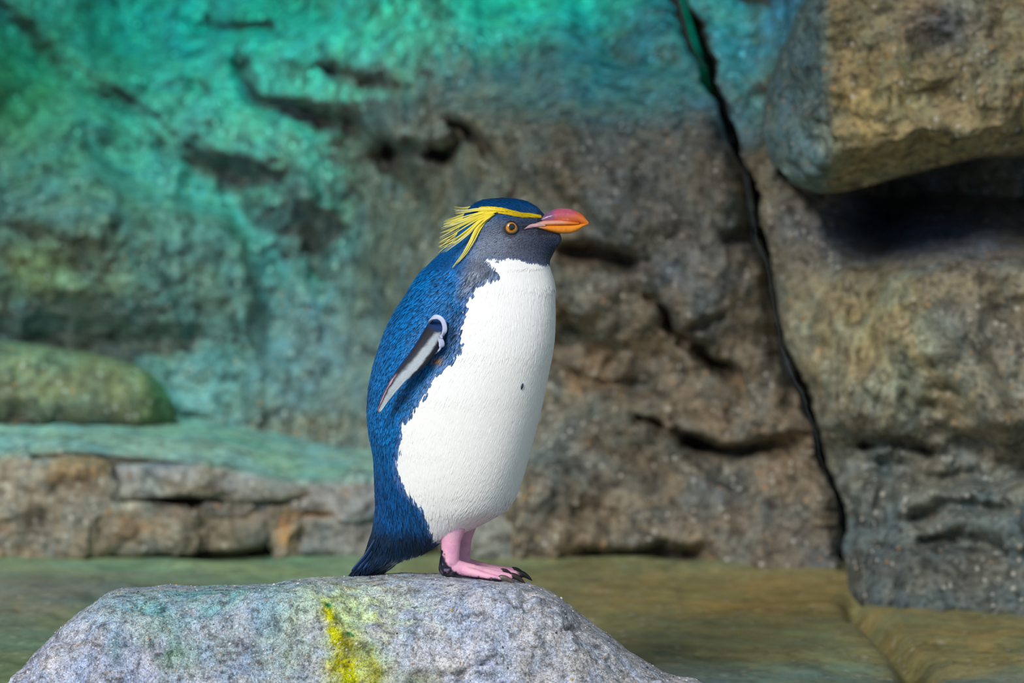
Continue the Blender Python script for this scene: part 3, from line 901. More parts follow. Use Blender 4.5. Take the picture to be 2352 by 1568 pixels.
def plumage_colour(v, jitter=1.0):
    px, py = flat_px(v)
    n = fbm(v, 60, 3, seed=201); n2 = fbm(v, 200, 2, seed=203); n3 = fbm(v, 18, 3, seed=205)
    d = sdf(px + (n2 * 9 + n * 8) * jitter, py + (n * 6 + n2 * 5) * jitter, WHITE_POLY)
    # blue back, navy on the rump and flank
    c = np.repeat(C_BLUE[None, :], len(v), 0)
    c = mixc(c, C_NAVY, smooth(0.05, 0.5, n3) * .55)
    c = mixc(c, lin(6, 54, 112), smooth(960, 1120, py) * .75)
    c = mixc(c, lin(3, 14, 36), smooth(1172, 1225, py + 14 * n) * .92)
    c = mixc(c, lin(150, 160, 172), blob(px, py, 925, 1284, 22, 16) * (.5 + 1.5 * n2) + blob(px, py, 960, 1262, 30, 6) * (.2 + 1.2 * n2))
    f = sdf(px, py, FACE_POLY)
    c = mixc(c, C_SLATE, smooth(26, -18, f))
    c = mixc(c, lin(34, 40, 66), smooth(26, -18, f) * blob(px, py, 1270, 565, 60, 50))
    c = mixc(c, lin(40, 44, 66), smooth(26, -18, f) * smooth(545, 505, py) * .8)
    c = mixc(c, lin(14, 72, 128), smooth(500, 478, py) * .8)
    c = mixc(c, lin(14, 46, 92), blob(px, py, 1045, 760, 34, 70) * .8)
    c = mixc(c, lin(120, 74, 44), blob(px, py, 1013, 806, 13, 9) * 1.0)
    c = mixc(c, lin(200, 150, 60), blob(px, py, 1012, 806, 4, 5) * .8)
    c = mixc(c, lin(90, 110, 165), smooth(16, 1, d) * .5 * smooth(600, 640, py))
    wcol = np.repeat(C_WHITE[None, :], len(v), 0)
    wcol = mixc(wcol, lin(236, 200, 206), blob(px, py, 1120, 1185, 60, 30) * .55)  # pinkish shade under the belly, painted into the white
    isw = d < 0
    return np.where(isw[:, None], wcol, c), d

# --- torso, head, neck and tail root: one loft
zz = np.concatenate([ZBOT + (ZTOP - ZBOT) * np.linspace(0, 0.93, 330), ZTOP - (ZTOP - ZBOT) * 0.07 * (1 - np.linspace(0.01, 1, 60)) ** 2])
NTH = 168
th = np.linspace(0, 2 * math.pi, NTH, endpoint=False)
G = S(zz[:, None] + 0 * th[None, :], th[None, :] + 0 * zz[:, None])
Rn = len(zz)
tv = np.concatenate([G.reshape(-1, 3), G[0].mean(0)[None], G[-1].mean(0)[None]])
tq = grid_quads(Rn, NTH, wrap=True)
j = np.arange(NTH)
tt = np.concatenate([np.stack([np.full(NTH, Rn * NTH), (j + 1) % NTH, j], -1), np.stack([np.full(NTH, Rn * NTH + 1), (Rn - 1) * NTH + j, (Rn - 1) * NTH + (j + 1) % NTH], -1)])
torso_me = mesh_from('torso', tv, tq, tt)

# --- generic closed loft of rings
def loft(rings):
    G = np.stack(rings)
    R, C = G.shape[:2]
    v = np.concatenate([G.reshape(-1, 3), G[0].mean(0)[None], G[-1].mean(0)[None]])
    q = grid_quads(R, C, wrap=True)
    j = np.arange(C)
    t = np.concatenate([np.stack([np.full(C, R * C), (j + 1) % C, j], -1), np.stack([np.full(C, R * C + 1), (R - 1) * C + j, (R - 1) * C + (j + 1) % C], -1)])
    if mesh_volume_neg(v, q):
        q = q[:, ::-1]; t = t[:, ::-1]
    return v, q, t
def merge(lst):
    vs_, qs, ts, n = [], [], [], 0
    for v, q, t in lst:
        vs_.append(v); qs.append(q + n); ts.append(t + n); n += len(v)
    return np.concatenate(vs_), np.concatenate(qs), np.concatenate(ts)

# --- flippers: flat tapering blades, from shoulder to tip (left edge, right edge)
FL_L = [(992, 728), (980, 748), (962, 778), (940, 812), (918, 840), (900, 866), (885, 892), (873, 920), (866, 940), (865, 949)]
FL_R = [(1032, 738), (1024, 770), (1006, 802), (984, 832), (958, 856), (932, 873), (911, 897), (893, 919), (878, 940), (869, 950)]
FL_Y = [-.078, -.092, -.103, -.110, -.114, -.115, -.112, -.107, -.103, -.101]
FL_T = [.011, .0085, .0065, .0052, .0045, .004, .0036, .003, .0022, .0012]
def flipper(sign):
    k = np.linspace(0, 9, 110); i = np.arange(10)
    g = lambda a: interp_s(k, i, a, 0.25)
    lx, ly = g([p[0] for p in FL_L]), g([p[1] for p in FL_L])
    rx, ry = g([p[0] for p in FL_R]), g([p[1] for p in FL_R])
    Y, T = g(FL_Y), g(FL_T)
    a = np.linspace(0, 2 * math.pi, 48, endpoint=False)
    rings = []
    for n in range(len(k)):
        A = P(lx[n], ly[n], Y[n]); B = P(rx[n], ry[n], Y[n])
        m, h = (A + B) / 2, (B - A) / 2
        ca = np.sign(np.cos(a)) * np.abs(np.cos(a)) ** 0.85
        # the blade is rolled a little: its rear edge stands out from the flank, showing the underside
        ring = m + ca[:, None] * h[None, :] + np.stack([0 * a, -np.sin(a) * T[n] - 0.004 * ca, 0 * a], -1)
        rings.append(ring)
    v, q, t = loft(rings)
    # colouring in blade coordinates
    s = np.concatenate([np.tile(np.cos(a), len(k)), [0, 0]])
    f = np.concatenate([np.repeat(k / 9, 48), [0, 1]])
    nz = fbm(v, 150, 3, seed=211)
    c = np.repeat(lin(176, 186, 196)[None], len(v), 0)
    s2 = s + 0.18 * nz
    c = mixc(c, lin(118, 128, 140), smooth(-0.05, -0.35, s2) * smooth(.15, .4, f))
    dk = np.interp(f, [0, .12, .3, .45, .6, 1], [2.0, .05, -.25, -.45, -.32, -.3])
    c = mixc(c, lin(34, 36, 48), smooth(dk + .12, dk - .12, s2))
    lk = np.interp(f, [0, .1, .3, .45, .52, .6, 1], [-2, .45, .5, .62, .9, 1.5, 1.5])
    c = mixc(c, lin(24, 28, 40), smooth(lk - .1, lk + .1, s2))
    c = mixc(c, lin(232, 240, 248), smooth(.55, .8, s2) * smooth(.5, .58, f))
    c = mixc(c, lin(206, 160, 172), smooth(-.5, -.64, s2) * smooth(.5, .58, f) * smooth(.97, .9, f))
    c = mixc(c, lin(60, 76, 84), smooth(.9, .97, f))
    c = mixc(c, lin(20, 60, 120), smooth(.14, .05, f))
    outer = (v[:, 1] > np.interp(f, np.linspace(0, 1, 10), FL_Y) + .001)     # the side that faces the body
    c = mixc(c, lin(18, 50, 100), outer * 0.9)
    if sign > 0:
        v = v.copy(); v[:, 1] *= -1
        q, t = q[:, ::-1], t[:, ::-1]
    return v, q, t, c

# --- legs and webbed feet
def capsule(p0, p1, r0, r1, n=24, flat=1.0):
    p0, p1 = np.asarray(p0, float), np.asarray(p1, float)
    ax = p1 - p0; L = np.linalg.norm(ax); ax /= L
    ref = np.array([0, 1.0, 0]) if abs(ax[1]) < 0.9 else np.array([1.0, 0, 0])
    u = np.cross(ax, ref); u /= np.linalg.norm(u); w = np.cross(ax, u)
    a = np.linspace(0, 2 * math.pi, n, endpoint=False)
    rings = []
    st = [(-math.cos(b) * r0, math.sin(b) * r0) for b in np.linspace(0.08, math.pi / 2, 7)] + [(L + math.sin(b) * r1, math.cos(b) * r1) for b in np.linspace(0, math.pi / 2 - 0.08, 7)]
    for d, r in st:
        rings.append(p0 + ax * d + r * (np.cos(a)[:, None] * u * flat + np.sin(a)[:, None] * w))
    return loft(rings)
PXM = MMPX
def leg_shapes(dx, dy, yc):
    q = lambda x, y, oy=0.0: P(x + dx, y + dy, yc) + np.array([0, oy, 0])
    m = lambda r: r * PXM
    L = [capsule(q(1046, 1178), q(1036, 1232), m(34), m(24)),
         capsule(q(1036, 1228), q(1033, 1284), m(23.5), m(21)),
         capsule(q(1031, 1284), q(1025, 1301), m(22), m(18)),
         capsule(q(1030, 1299), q(1085, 1304), m(19), m(13.5)),
         capsule(q(1046, 1292), q(1110, 1309), m(12), m(10)),
         capsule(q(1080, 1304), q(1172, 1320), m(13), m(7.5)),
         capsule(q(1072, 1306, -.006), q(1146, 1321, -.019), m(11), m(7)),
         capsule(q(1076, 1303, .006), q(1150, 1314, .020), m(11), m(7))]
    # web between the toes
    for s in (-1, 1):
        for f in np.linspace(0.15, 0.85, 7):
            tip = q(1172 - 26 * f - 14 * math.sin(f * math.pi), 1321 - (2 if s > 0 else -1) * f, s * .0195 * f)
            L.append(capsule(q(1080, 1308, s * .005), tip, m(6), m(3.4), 12))
    return L
def remeshed(shapes, name, vox, it):
    v, q, t = merge(shapes)
    tmp = obj('tmp_' + name, mesh_from(name, v, q, t))
    md = tmp.modifiers.new('r', 'REMESH'); md.mode = 'VOXEL'; md.voxel_size = vox
    ms = tmp.modifiers.new('s', 'SMOOTH'); ms.iterations = it; ms.factor = 0.5
    dg = bpy.context.evaluated_depsgraph_get()
    me = bpy.data.meshes.new_from_object(tmp.evaluated_get(dg))
    bpy.data.objects.remove(tmp, do_unlink=True)
    return me
NEAR, FAR = (0, 4, -.040), (25, 0, .036)
def leg_colour(v, dx, dy, yc):
    p = v.copy(); p[:, 1] = yc
    px, py = to_px(p); px, py = px - dx, py - dy
    n = fbm(v, 260, 3, seed=221)
    c = np.repeat(lin(240, 176, 202)[None], len(v), 0)
    c = mixc(c, lin(250, 190, 206), blob(px, py, 1080, 1300, 50, 10) * .6)
    c = mixc(c, lin(214, 136, 190), smooth(0, .5, fbm(v, 80, 2, seed=223)) * .35)
    back = np.interp(py, [1220, 1245, 1270, 1290, 1305, 1330], [1003, 1014, 1018, 1026, 1046, 1070])
    sole = np.interp(px, [1000, 1040, 1060, 1100, 1170, 1210], [1296, 1312, 1316, 1316, 1322, 1326])
    c = mixc(c, lin(20, 26, 44), smooth(3, -3, px - back + 8 * n))
    c = mixc(c, lin(20, 20, 32), smooth(-2.5, 2.5, py - sole + 5 * n))
    c = mixc(c, lin(150, 130, 160), (n > .12) * blob(px, py, 1026, 1300, 16, 18) * .6)
    if dx > 0:
        c = mixc(c, lin(20, 20, 30), smooth(1156, 1170, px))
    c = mixc(c, lin(206, 190, 200), smooth(1236, 1216, py) * smooth(1070, 1050, px) * .3)
    return c

def with_mat(me, mat, col):
    me.materials.clear(); me.materials.append(mat)
    set_col(me, col)
    me.polygons.foreach_set('use_smooth', np.ones(len(me.polygons), bool))
    return me
tcol, _ = plumage_colour(tv, 0.6)
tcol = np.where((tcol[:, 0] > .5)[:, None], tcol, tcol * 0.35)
with_mat(torso_me, M_BODY, tcol)
pieces = []
for nm, sg in (('near', -1), ('far', 1)):
    v, q, t, c = flipper(sg)
    pieces.append(with_mat(mesh_from('flipper_' + nm, v, q, t), M_FLIP, c))
for nm, a in (('near', NEAR), ('far', FAR)):
    me = remeshed(leg_shapes(*a), 'leg_' + nm, 0.0011, 3)
    pieces.append(with_mat(me, M_LEG, leg_colour(verts_of(me), *a)))
from mathutils.kdtree import KDTree
SRC = []
for m_, me_ in [('body_skin', torso_me)] + [(me_.materials[0].name, me_) for me_ in pieces]:
    a_ = np.zeros(len(me_.vertices) * 4, np.float32); me_.color_attributes['Col'].data.foreach_get('color', a_)
    SRC.append((m_, verts_of(me_), a_.reshape(-1, 4)[:, :3].astype(float)))
base = obj('body', torso_me)
tmps = []
for me in pieces:
    t_ = obj('tmp_piece', me); tmps.append(t_)
    md = base.modifiers.new('u', 'BOOLEAN'); md.operation = 'UNION'; md.solver = 'EXACT'; md.object = t_
    md.material_mode = 'TRANSFER'
dg = bpy.context.evaluated_depsgraph_get()
body_me = bpy.data.meshes.new_from_object(base.evaluated_get(dg))
bpy.data.objects.remove(base, do_unlink=True)
for t_ in tmps:
    bpy.data.objects.remove(t_, do_unlink=True)
print('BODY', len(body_me.vertices), [m.name for m in body_me.materials], list(body_me.color_attributes.keys()))
body_me.polygons.foreach_set('use_smooth', np.ones(len(body_me.polygons), bool))
body_me.name = 'body'
bv = verts_of(body_me)
mi = np.zeros(len(body_me.polygons), np.int32); body_me.polygons.foreach_get('material_index', mi)
vm = np.zeros(len(bv), np.int32)
lv = np.zeros(len(body_me.loops), np.int32); body_me.loops.foreach_get('vertex_index', lv)
lt = np.zeros(len(body_me.polygons), np.int32); body_me.polygons.foreach_get('loop_total', lt)
vm[lv] = np.repeat(mi, lt)
bc = np.zeros((len(bv), 3))
for k_, m_ in enumerate(body_me.materials):
    sv = np.concatenate([x[1] for x in SRC if x[0] == m_.name]); sc_ = np.concatenate([x[2] for x in SRC if x[0] == m_.name])
    kd = KDTree(len(sv))
    for i_, p_ in enumerate(sv):
        kd.insert(p_, i_)
    kd.balance()
    idx = np.where(vm == k_)[0]
    bc[idx] = [sc_[kd.find(p_)[1]] for p_ in bv[idx]]
set_col(body_me, bc)
part('body', body_me, None)

# --- plumage: every feather a small cambered blade laid along the lie of the coat
FLOW = [(1150, 460, -1, .12), (1225, 480, -1, -.35), (1100, 475, -1, .35), (1270, 560, -.6, .6), (1200, 560, -.75, .5), (1140, 540, -.8, .5), (1050, 560, -.5, .86), (1000, 610, -.6, .8), (960, 660, -.5, .87),
        (1060, 650, -.45, .9), (1040, 740, -.4, .9), (890, 800, -.25, .97), (960, 780, -.45, .9), (850, 950, .02, 1), (900, 950, -.1, 1), (860, 1100, .03, 1), (930, 1130, .08, 1), (850, 1230, -.3, .95), (880, 1290, -.55, .8), (960, 1240, .15, 1),
        (1180, 680, -.12, 1), (1265, 700, .02, 1), (1160, 610, -.1, 1), (1255, 620, .05, 1), (1150, 900, -.36, .93), (1235, 940, -.22, .97), (1080, 820, -.35, .94), (1000, 1000, -.16, .99), (1100, 1080, -.33, .94), (1175, 1120, -.5, .85),
        (1030, 1180, .05, 1), (1085, 1190, -.55, .83), (960, 1090, .12, .99), (950, 890, -.35, .93)]
def flow(px, py):
    num = np.zeros((len(px), 2)); den = np.zeros(len(px))
    for x, y, a, b in FLOW:
        l = math.hypot(a, b)
        w = 1 / ((px - x) ** 2 + (py - y) ** 2 + 200) ** 1.6
        num += w[:, None] * np.array([a / l, b / l]); den += w
    return num / den[:, None]

def lattice(z0, z1, dv, du):
    """staggered points all round the body between two heights"""
    pts_z, pts_t = [], []
    z = z0; k = 0
    while z < z1:
        ring = S(np.full(200, z), np.linspace(0, 2 * math.pi, 200))
        L = np.linalg.norm(np.diff(ring, axis=0), axis=1)
        cum = np.concatenate([[0], np.cumsum(L)])
        n = max(6, int(cum[-1] / du))
        s = (np.arange(n) + 0.5 * (k % 2)) / n * cum[-1]
        s = (s + rng.random() * cum[-1] + rng.normal(0, du * .35, n)) % cum[-1]
        pts_t.append(np.interp(s, cum, np.linspace(0, 2 * math.pi, 200)))
        pts_z.append(np.full(n, z) + rng.uniform(-dv * .75, dv * .75, n))
        z += dv; k += 1
    return np.concatenate(pts_z), np.concatenate(pts_t)

def blades(p, nrm, d, L, Wd, lift, col, tipcol=None, curl=0.0):
    n = len(p)
    side = np.cross(d, nrm)
    fr = np.array([0.0, 0.35, 0.75, 1.0]); wd = np.array([0.55, 1.0, 0.72, 0.0]); hh = np.array([-0.25, 0.35, 0.85, 1.0])
    L_, W_, H_ = (np.broadcast_to(np.asarray(a, float), (n,)) for a in (L, Wd, lift))
    V = np.zeros((n, 10, 3)); k = 0
    C = np.zeros((n, 10, 3))
    tc = col if tipcol is None else tipcol
    for r in range(4):
        c0 = p + d * (L_ * fr[r])[:, None] + nrm * (H_ * hh[r])[:, None]
        cc = col + (tc - col) * fr[r]
        if r < 3:
            V[:, k] = c0 - side * (W_ * wd[r] / 2)[:, None]
            V[:, k + 1] = c0 + nrm * (W_ * 0.16)[:, None]
            V[:, k + 2] = c0 + side * (W_ * wd[r] / 2)[:, None]
            C[:, k:k + 3] = cc[:, None]
            k += 3
        else:
            V[:, k] = c0; C[:, k] = cc
    q = np.array([(0, 1, 4, 3), (1, 2, 5, 4), (3, 4, 7, 6), (4, 5, 8, 7)])
    t = np.array([(6, 7, 9), (7, 8, 9)])
    o = (np.arange(n) * 10)[:, None, None]
    return V.reshape(-1, 3), (q[None] + o).reshape(-1, 4), (t[None] + o).reshape(-1, 3), C.reshape(-1, 3)

def body_frame(z, t):
    p = S(z, t)
    e = 1e-3
    nrm = np.cross(S(z, t + .01) - S(z, t - .01), S(z + e, t) - S(z - e, t))
    nrm /= np.linalg.norm(nrm, axis=1, keepdims=True) + 1e-12
    ce = np.stack([(prof(z)[0] + prof(z)[1]) / 2, 0 * z, z], -1)
    sg = np.sign(np.einsum('ij,ij->i', nrm, p - ce))
    return p, nrm * sg[:, None]

def plumage(z0, z1, dv, du, Lf, Wf, lift):
    z, t = lattice(z0, z1, dv, du)
    z = np.clip(z, ZBOT + 1e-4, ZTOP - 2e-4)
    p, nrm = body_frame(z, t)
    px, py = flat_px(p)
    fl = flow(px, py)
    d = np.stack([fl[:, 0], 0 * fl[:, 0], -fl[:, 1]], -1)
    d += rng.normal(0, .07, d.shape)
    d -= nrm * np.einsum('ij,ij->i', d, nrm)[:, None]
    d /= np.linalg.norm(d, axis=1, keepdims=True) + 1e-9
    col, ds = plumage_colour(p)
    keep = np.ones(len(p), bool)
    keep &= ((px - 1174) ** 2 + (py - 523) ** 2 > 17 ** 2)                     # eye
    keep &= ~((px > 1236) & (py > 486) & (py < 536))                              # beak base
    keep &= ~((px > 1200) & (px < 1245) & (np.abs(py - 520 + (px - 1200) * .1) < 5))
    white = ds < 0
    sc = rng.normal(1, .12, len(p)).clip(.7, 1.35)
    return p[keep], nrm[keep], d[keep], col[keep], white[keep], px[keep], py[keep], (Lf(px, py) * sc)[keep], (Wf(px, py) * sc)[keep], (lift(px, py) * rng.uniform(.5, 1.4, len(p)))[keep]

ZN = P(1176, 612)[2]
out = {'dark': [], 'white': [], 'head': []}
def add(kind, sel, A, vary, tipmul):
    p, nrm, d, col, white, px, py, L, Wd, li = [a[sel] for a in A]
    k = rng.uniform(1 - vary, 1 + vary, len(p))[:, None]
    col = np.clip(col * k, 0, 1)
    tip = np.clip(col * np.array(tipmul), 0, .95)
    v, q, t, c = blades(p, nrm, d, L, Wd, li, col, tip)
    out[kind].append((v, q, t, c))
A = plumage(ZBOT + .001, ZN, .0028, .0021,
            lambda x, y: np.where(y > 1215, .016, np.where(y > 1000, .0125, .0095)),
            lambda x, y: np.where(y > 1000, .0020, .0027),
            lambda x, y: np.where(y > 1215, .0018, .0010) * np.where(y < 1000, 1.45, .9))
add('dark', ~A[4], A, .6, (1.45, 1.6, 1.42))
B = list(A); B[7] = np.full(len(B[7]), .0155) * rng.uniform(.8, 1.2, len(B[7])); B[8] = np.full(len(B[8]), .0030) * rng.uniform(.8, 1.2, len(B[8])); B[9] = rng.uniform(.0001, .0004, len(B[9]))
add('white', A[4], B, .03, (1.0, 1.0, 1.0))
Hh = plumage(ZN - .010, ZTOP - .0006, .00125, .0011, lambda x, y: np.where(y < 497, .0075, .0032), lambda x, y: np.where(y < 497, .0011, .0011), lambda x, y: np.where(y < 497, .0007, .00033))
add('head', ~Hh[4], Hh, .22, (1.12, 1.12, 1.12))
B = list(Hh); B[7] = B[7] * 2.2; B[8] = B[8] * 1.4; B[9] = B[9] * .6
add('white', Hh[4], B, .03, (1, 1, 1))
def merge_c(lst):
    v, q, t = merge([x[:3] for x in lst])
    return v, q, t, np.concatenate([x[3] for x in lst])
for kind, nm, mt, lb in (('dark', 'back_plumage', M_FEATHER, 'glossy blue-black back feathers'), ('white', 'breast_plumage', M_WHITE, 'white breast and belly feathers'), ('head', 'head_plumage', M_FEATHER, 'fine slate and navy head feathers')):
    v, q, t, c = merge_c(out[kind])
    print(nm, len(v) // 10)
    part(nm, mesh_from(nm, v, q, t, True, c), mt, label=lb, kind='stuff')

# --- long single feathers as flattened tapering strips
def strip(path, width, thick, col0, col1, nseg=14, side_dir=None):
    path = np.asarray(path, float)
    s = np.concatenate([[0], np.cumsum(np.linalg.norm(np.diff(path, axis=0), axis=1))]); s /= s[-1]
    f = np.linspace(0, 1, nseg)
    c = np.stack([interp_s(f, s, path[:, i], 0.05) for i in range(3)], -1)
    tan = np.gradient(c, axis=0); tan /= np.linalg.norm(tan, axis=1, keepdims=True) + 1e-12
    out_d = np.array([0, -1.0, 0]) if side_dir is None else np.asarray(side_dir, float)
    w = np.cross(tan, out_d); w /= np.linalg.norm(w, axis=1, keepdims=True) + 1e-12
    n = np.cross(w, tan)
    wid = width(f)
    a = np.linspace(0, 2 * math.pi, 8, endpoint=False)
    rings = [c[i] + np.cos(a)[:, None] * w[i] * wid[i] / 2 + np.sin(a)[:, None] * n[i] * thick * min(1, wid[i] / wid.max() + .1) / 2 for i in range(nseg)]
    v, q, t = loft(rings)
    ff = np.concatenate([np.repeat(f, 8), [0, 1]])[:, None]
    return v, q, t, np.asarray(col0) * (1 - ff) + np.asarray(col1) * ff

# --- tail feathers
for k in range(22):
    f = k / 21
    yy = -0.034 + 0.068 * ((k * 9) % 22) / 21
    ex = 806 + 92 * ((k * 5) % 22) / 21
    sx = 874 + 50 * (ex - 806) / 92
    ey = 1318 - 10 * (ex - 806) / 92 - 6 * abs(yy) / .034
    tip = P(ex, ey, yy)
    tip[2] = max(tip[2], float(boulder_top(tip[0], tip[1])[0]) + 0.004)
    mid = P(sx * .55 + ex * .45 - 4, 1276, yy * .9)
    path = [P(sx, 1222, yy * .7), mid, tip]
    v, q, t, c = strip(path, lambda f: .0064 * np.clip(1 - f, 0, 1) ** .35 * (0.65 + .35 * f) + .0006, .0014, lin(3, 16, 40), lin(8, 50, 104), 16, (0.25, -1, .1))
    part('tail_feather', mesh_from('tail_feather', v, q, t, True, c), M_FEATHER)

# --- yellow brow: a stripe of short feathers and long plumes sweeping behind the eye
ZX = lambda p: (960 + p[0] / 5.345, 430 + p[1] / 5.345)
PL = [[(1120, 285), (950, 262), (700, 262), (560, 290), (430, 270)], [(1100, 295), (900, 282), (700, 288), (550, 315), (445, 322)], [(1000, 298), (780, 308), (600, 350), (450, 405), (335, 435)],
      [(980, 300), (780, 325), (620, 380), (460, 430), (300, 462)], [(985, 302), (790, 335), (630, 390), (470, 445), (305, 482)], [(970, 303), (770, 345), (610, 420), (450, 490), (262, 568)], [(965, 305), (765, 360), (600, 440), (440, 520), (300, 555)],
      [(950, 308), (730, 395), (570, 490), (420, 590), (245, 692)], [(945, 310), (740, 415), (620, 515), (480, 620), (238, 735)], [(942, 312), (765, 415), (645, 535), (505, 645), (262, 750)], [(935, 315), (750, 430), (640, 560), (520, 660), (330, 800)],
      [(930, 318), (735, 430), (580, 560), (430, 660), (235, 815)], [(940, 320), (800, 405), (700, 520), (625, 680), (545, 820), (408, 1000)], [(948, 322), (820, 400), (730, 520), (655, 680), (565, 830), (425, 990)], [(952, 325), (838, 402), (760, 520), (690, 660), (600, 810), (470, 950)], [(945, 322), (808, 420), (690, 560), (640, 660), (590, 760), (480, 930)]]
Y1, Y0 = lin(252, 226, 44), lin(240, 216, 72)
def crest(sign):
    allp = []
    for i, pl in enumerate(PL):
        allp.append((pl, 1.0))
        for r in range(1):
            oth = PL[min(max(i + random.choice([-1, 1]), 0), len(PL) - 1)]
            if abs(len(oth) - len(pl)) > 0 or abs(oth[-1][1] - pl[-1][1]) > 130:
                oth = pl
            w = random.uniform(.2, .5)
            e = random.uniform(-14, 14)
            allp.append(([(a[0] * (1 - w) + b[0] * w + e * n / 4, a[1] * (1 - w) + b[1] * w + e * n / 5) for n, (a, b) in enumerate(zip(pl, oth))], .6))
    for n, (pl, sc) in enumerate(allp):
        pts = []
        m = len(pl)
        for k, z in enumerate(pl):
            x, y = ZX(z)
            f = k / (m - 1)
            p = P(x, y, -.04)
            ys = min(float(surf_y(p[0], p[2])) - .0025 - .0012 * (n % 4), -.036 - .012 * f + .022 * f * (pl[-1][1] < 500))
            pts.append(P(x, y, ys))
        pts = np.array(pts)
        if sign > 0:
            pts[:, 1] *= -1
        pale = random.random()
        tipc = lin(244, 234, 110) if pale > .25 else lin(232, 240, 190)
        v, q, t, c = strip(pts, lambda f: sc * (.0030 * np.clip(f / .12, .45, 1) * (1 - f) ** .6 * (1 - .45 * f) + .0002), .0012, Y1 * random.uniform(.85, 1), tipc * random.uniform(.9, 1), 18)
        if sign > 0:
            q, t = q[:, ::-1], t[:, ::-1]
        part('crest_plume', mesh_from('crest_plume', v, q, t, True, c), M_CREST)
    # stripe above the eye
    line = [(1520, 360), (1420, 352), (1300, 345), (1200, 325), (1100, 300), (1000, 285), (900, 285), (820, 290)]
    lx = [ZX(z)[0] for z in line]; ly = [ZX(z)[1] for z in line]
    s = rng.random(900) ** 1.0
    px = np.interp(s, np.linspace(0, 1, 8), lx); py = np.interp(s, np.linspace(0, 1, 8), ly)
    spread = np.interp(s, [0, .15, .5, 1], [2.6, 5.0, 7.5, 8.0])
    py = py + rng.uniform(-1, 1, 900) * spread * .8
    p = on_body(px, py, .0006)
    e = on_body(px - 3, py - .3, .0006)
    d = e - p; d /= np.linalg.norm(d, axis=1, keepdims=True)
    up = on_body(px, py - 2, .0006) - p
    nr = np.cross(d, up); nr /= np.linalg.norm(nr, axis=1, keepdims=True)
    nr *= np.sign(-nr[:, 1:2])
    col = np.repeat(lin(250, 214, 30)[None], 900, 0) * rng.uniform(.82, 1, 900)[:, None]
    V, Q, T, C_ = blades(p, nr, d, rng.uniform(.006, .011, 900), .0015, rng.uniform(.0008, .002, 900), col)
    if sign > 0:
        V[:, 1] *= -1
    part('brow_stripe', mesh_from('brow_stripe', V, Q, T, True, C_), M_CREST, label='yellow stripe of short feathers above the eye', kind='stuff')
crest(-1)
crest(1)

# --- eyes
def disc_dome(c, nrm, r0, r1, hgt, n=40, rows=8):
    nrm = nrm / np.linalg.norm(nrm)
    u = np.cross(nrm, [0, 0, 1.0]); u /= np.linalg.norm(u); w = np.cross(nrm, u)
    a = np.linspace(0, 2 * math.pi, n, endpoint=False)
    rings = []
    for k in range(rows):
        f = k / (rows - 1)
        r = r0 + (r1 - r0) * f
        h = hgt(r)
        rings.append(c + nrm * h + r * (np.cos(a)[:, None] * u + np.sin(a)[:, None] * w))
    G = np.stack(rings)
    return G
def eye(sign):
    c = on_body(1174.0, 523.0)
    nrm = np.array([.10, -1.0, .04])
    if sign > 0:
        c = c * np.array([1, -1, 1]); nrm = nrm * np.array([1, -1, 1])
    nrm /= np.linalg.norm(nrm)
    R = 15.5 * PXM
    c = c - nrm * .0042
    dome = lambda r: math.sqrt(max(0, (R * 1.15) ** 2 - r ** 2)) * .8
    def ringobj(name, r0, r1, rows, mat, parent, col, lift=0.0, label=None):
        G = disc_dome(c + nrm * lift, nrm, r0, r1, dome, 48, rows)
        v = G.reshape(-1, 3); q = grid_quads(rows, 48, wrap=True)
        a, b, cc = v[q[0, 0]], v[q[0, 1]], v[q[0, 2]]
        if np.dot(np.cross(b - a, cc - a), nrm) < 0:
            q = q[:, ::-1]
        return part(name, mesh_from(name, v, q, col=col(v)), mat, parent, label)
    k = ringobj('eye', 1e-4, R, 10, M_IRIS, None, lambda v: np.repeat(lin(30, 26, 26)[None], len(v), 0))
    def iris_col(v):
        r = np.linalg.norm((v - c) - np.outer((v - c) @ nrm, nrm), axis=1) / R
        cc = np.repeat(lin(214, 138, 10)[None], len(v), 0)
        return mixc(cc, lin(150, 84, 8), smooth(.78, .92, r) + smooth(.55, .45, r) * .5)
    ringobj('iris', 5.8 * PXM, 12.6 * PXM, 8, M_IRIS, k, iris_col, .0004, 'amber iris')
    c0 = c
    c = c0 + np.array([1.2 * PXM, 0, 2.6 * PXM])
    ringobj('pupil', 1e-4, 7.4 * PXM, 5, M_PUPIL, k, lambda v: np.full((len(v), 3), .004), .0005, 'black pupil')
    c = c0
    # eyelid: a torus round the opening
    u = np.cross(nrm, [0, 0, 1.0]); u /= np.linalg.norm(u); w = np.cross(nrm, u)
    rings = []
    for a in np.linspace(0, 2 * math.pi, 44, endpoint=False):
        dirr = math.cos(a) * u + math.sin(a) * w
        b = np.linspace(0, 2 * math.pi, 10, endpoint=False)
        cen = c + nrm * (dome(14.0 * PXM) + .0012 * max(0, math.sin(a))) + (math.cos(a) * u * 14.6 + math.sin(a) * w * 12.6) * PXM - np.array([0, 0, .6 * PXM])
        rings.append(cen + (np.cos(b)[:, None] * dirr * 2.4 + np.sin(b)[:, None] * nrm * 2.0) * PXM)
    G = np.stack(rings + [rings[0]])
    part('eyelid', mesh_from('eyelid', G.reshape(-1, 3), grid_quads(45, 10, wrap=True)), M_LID)
eye(-1)
eye(1)

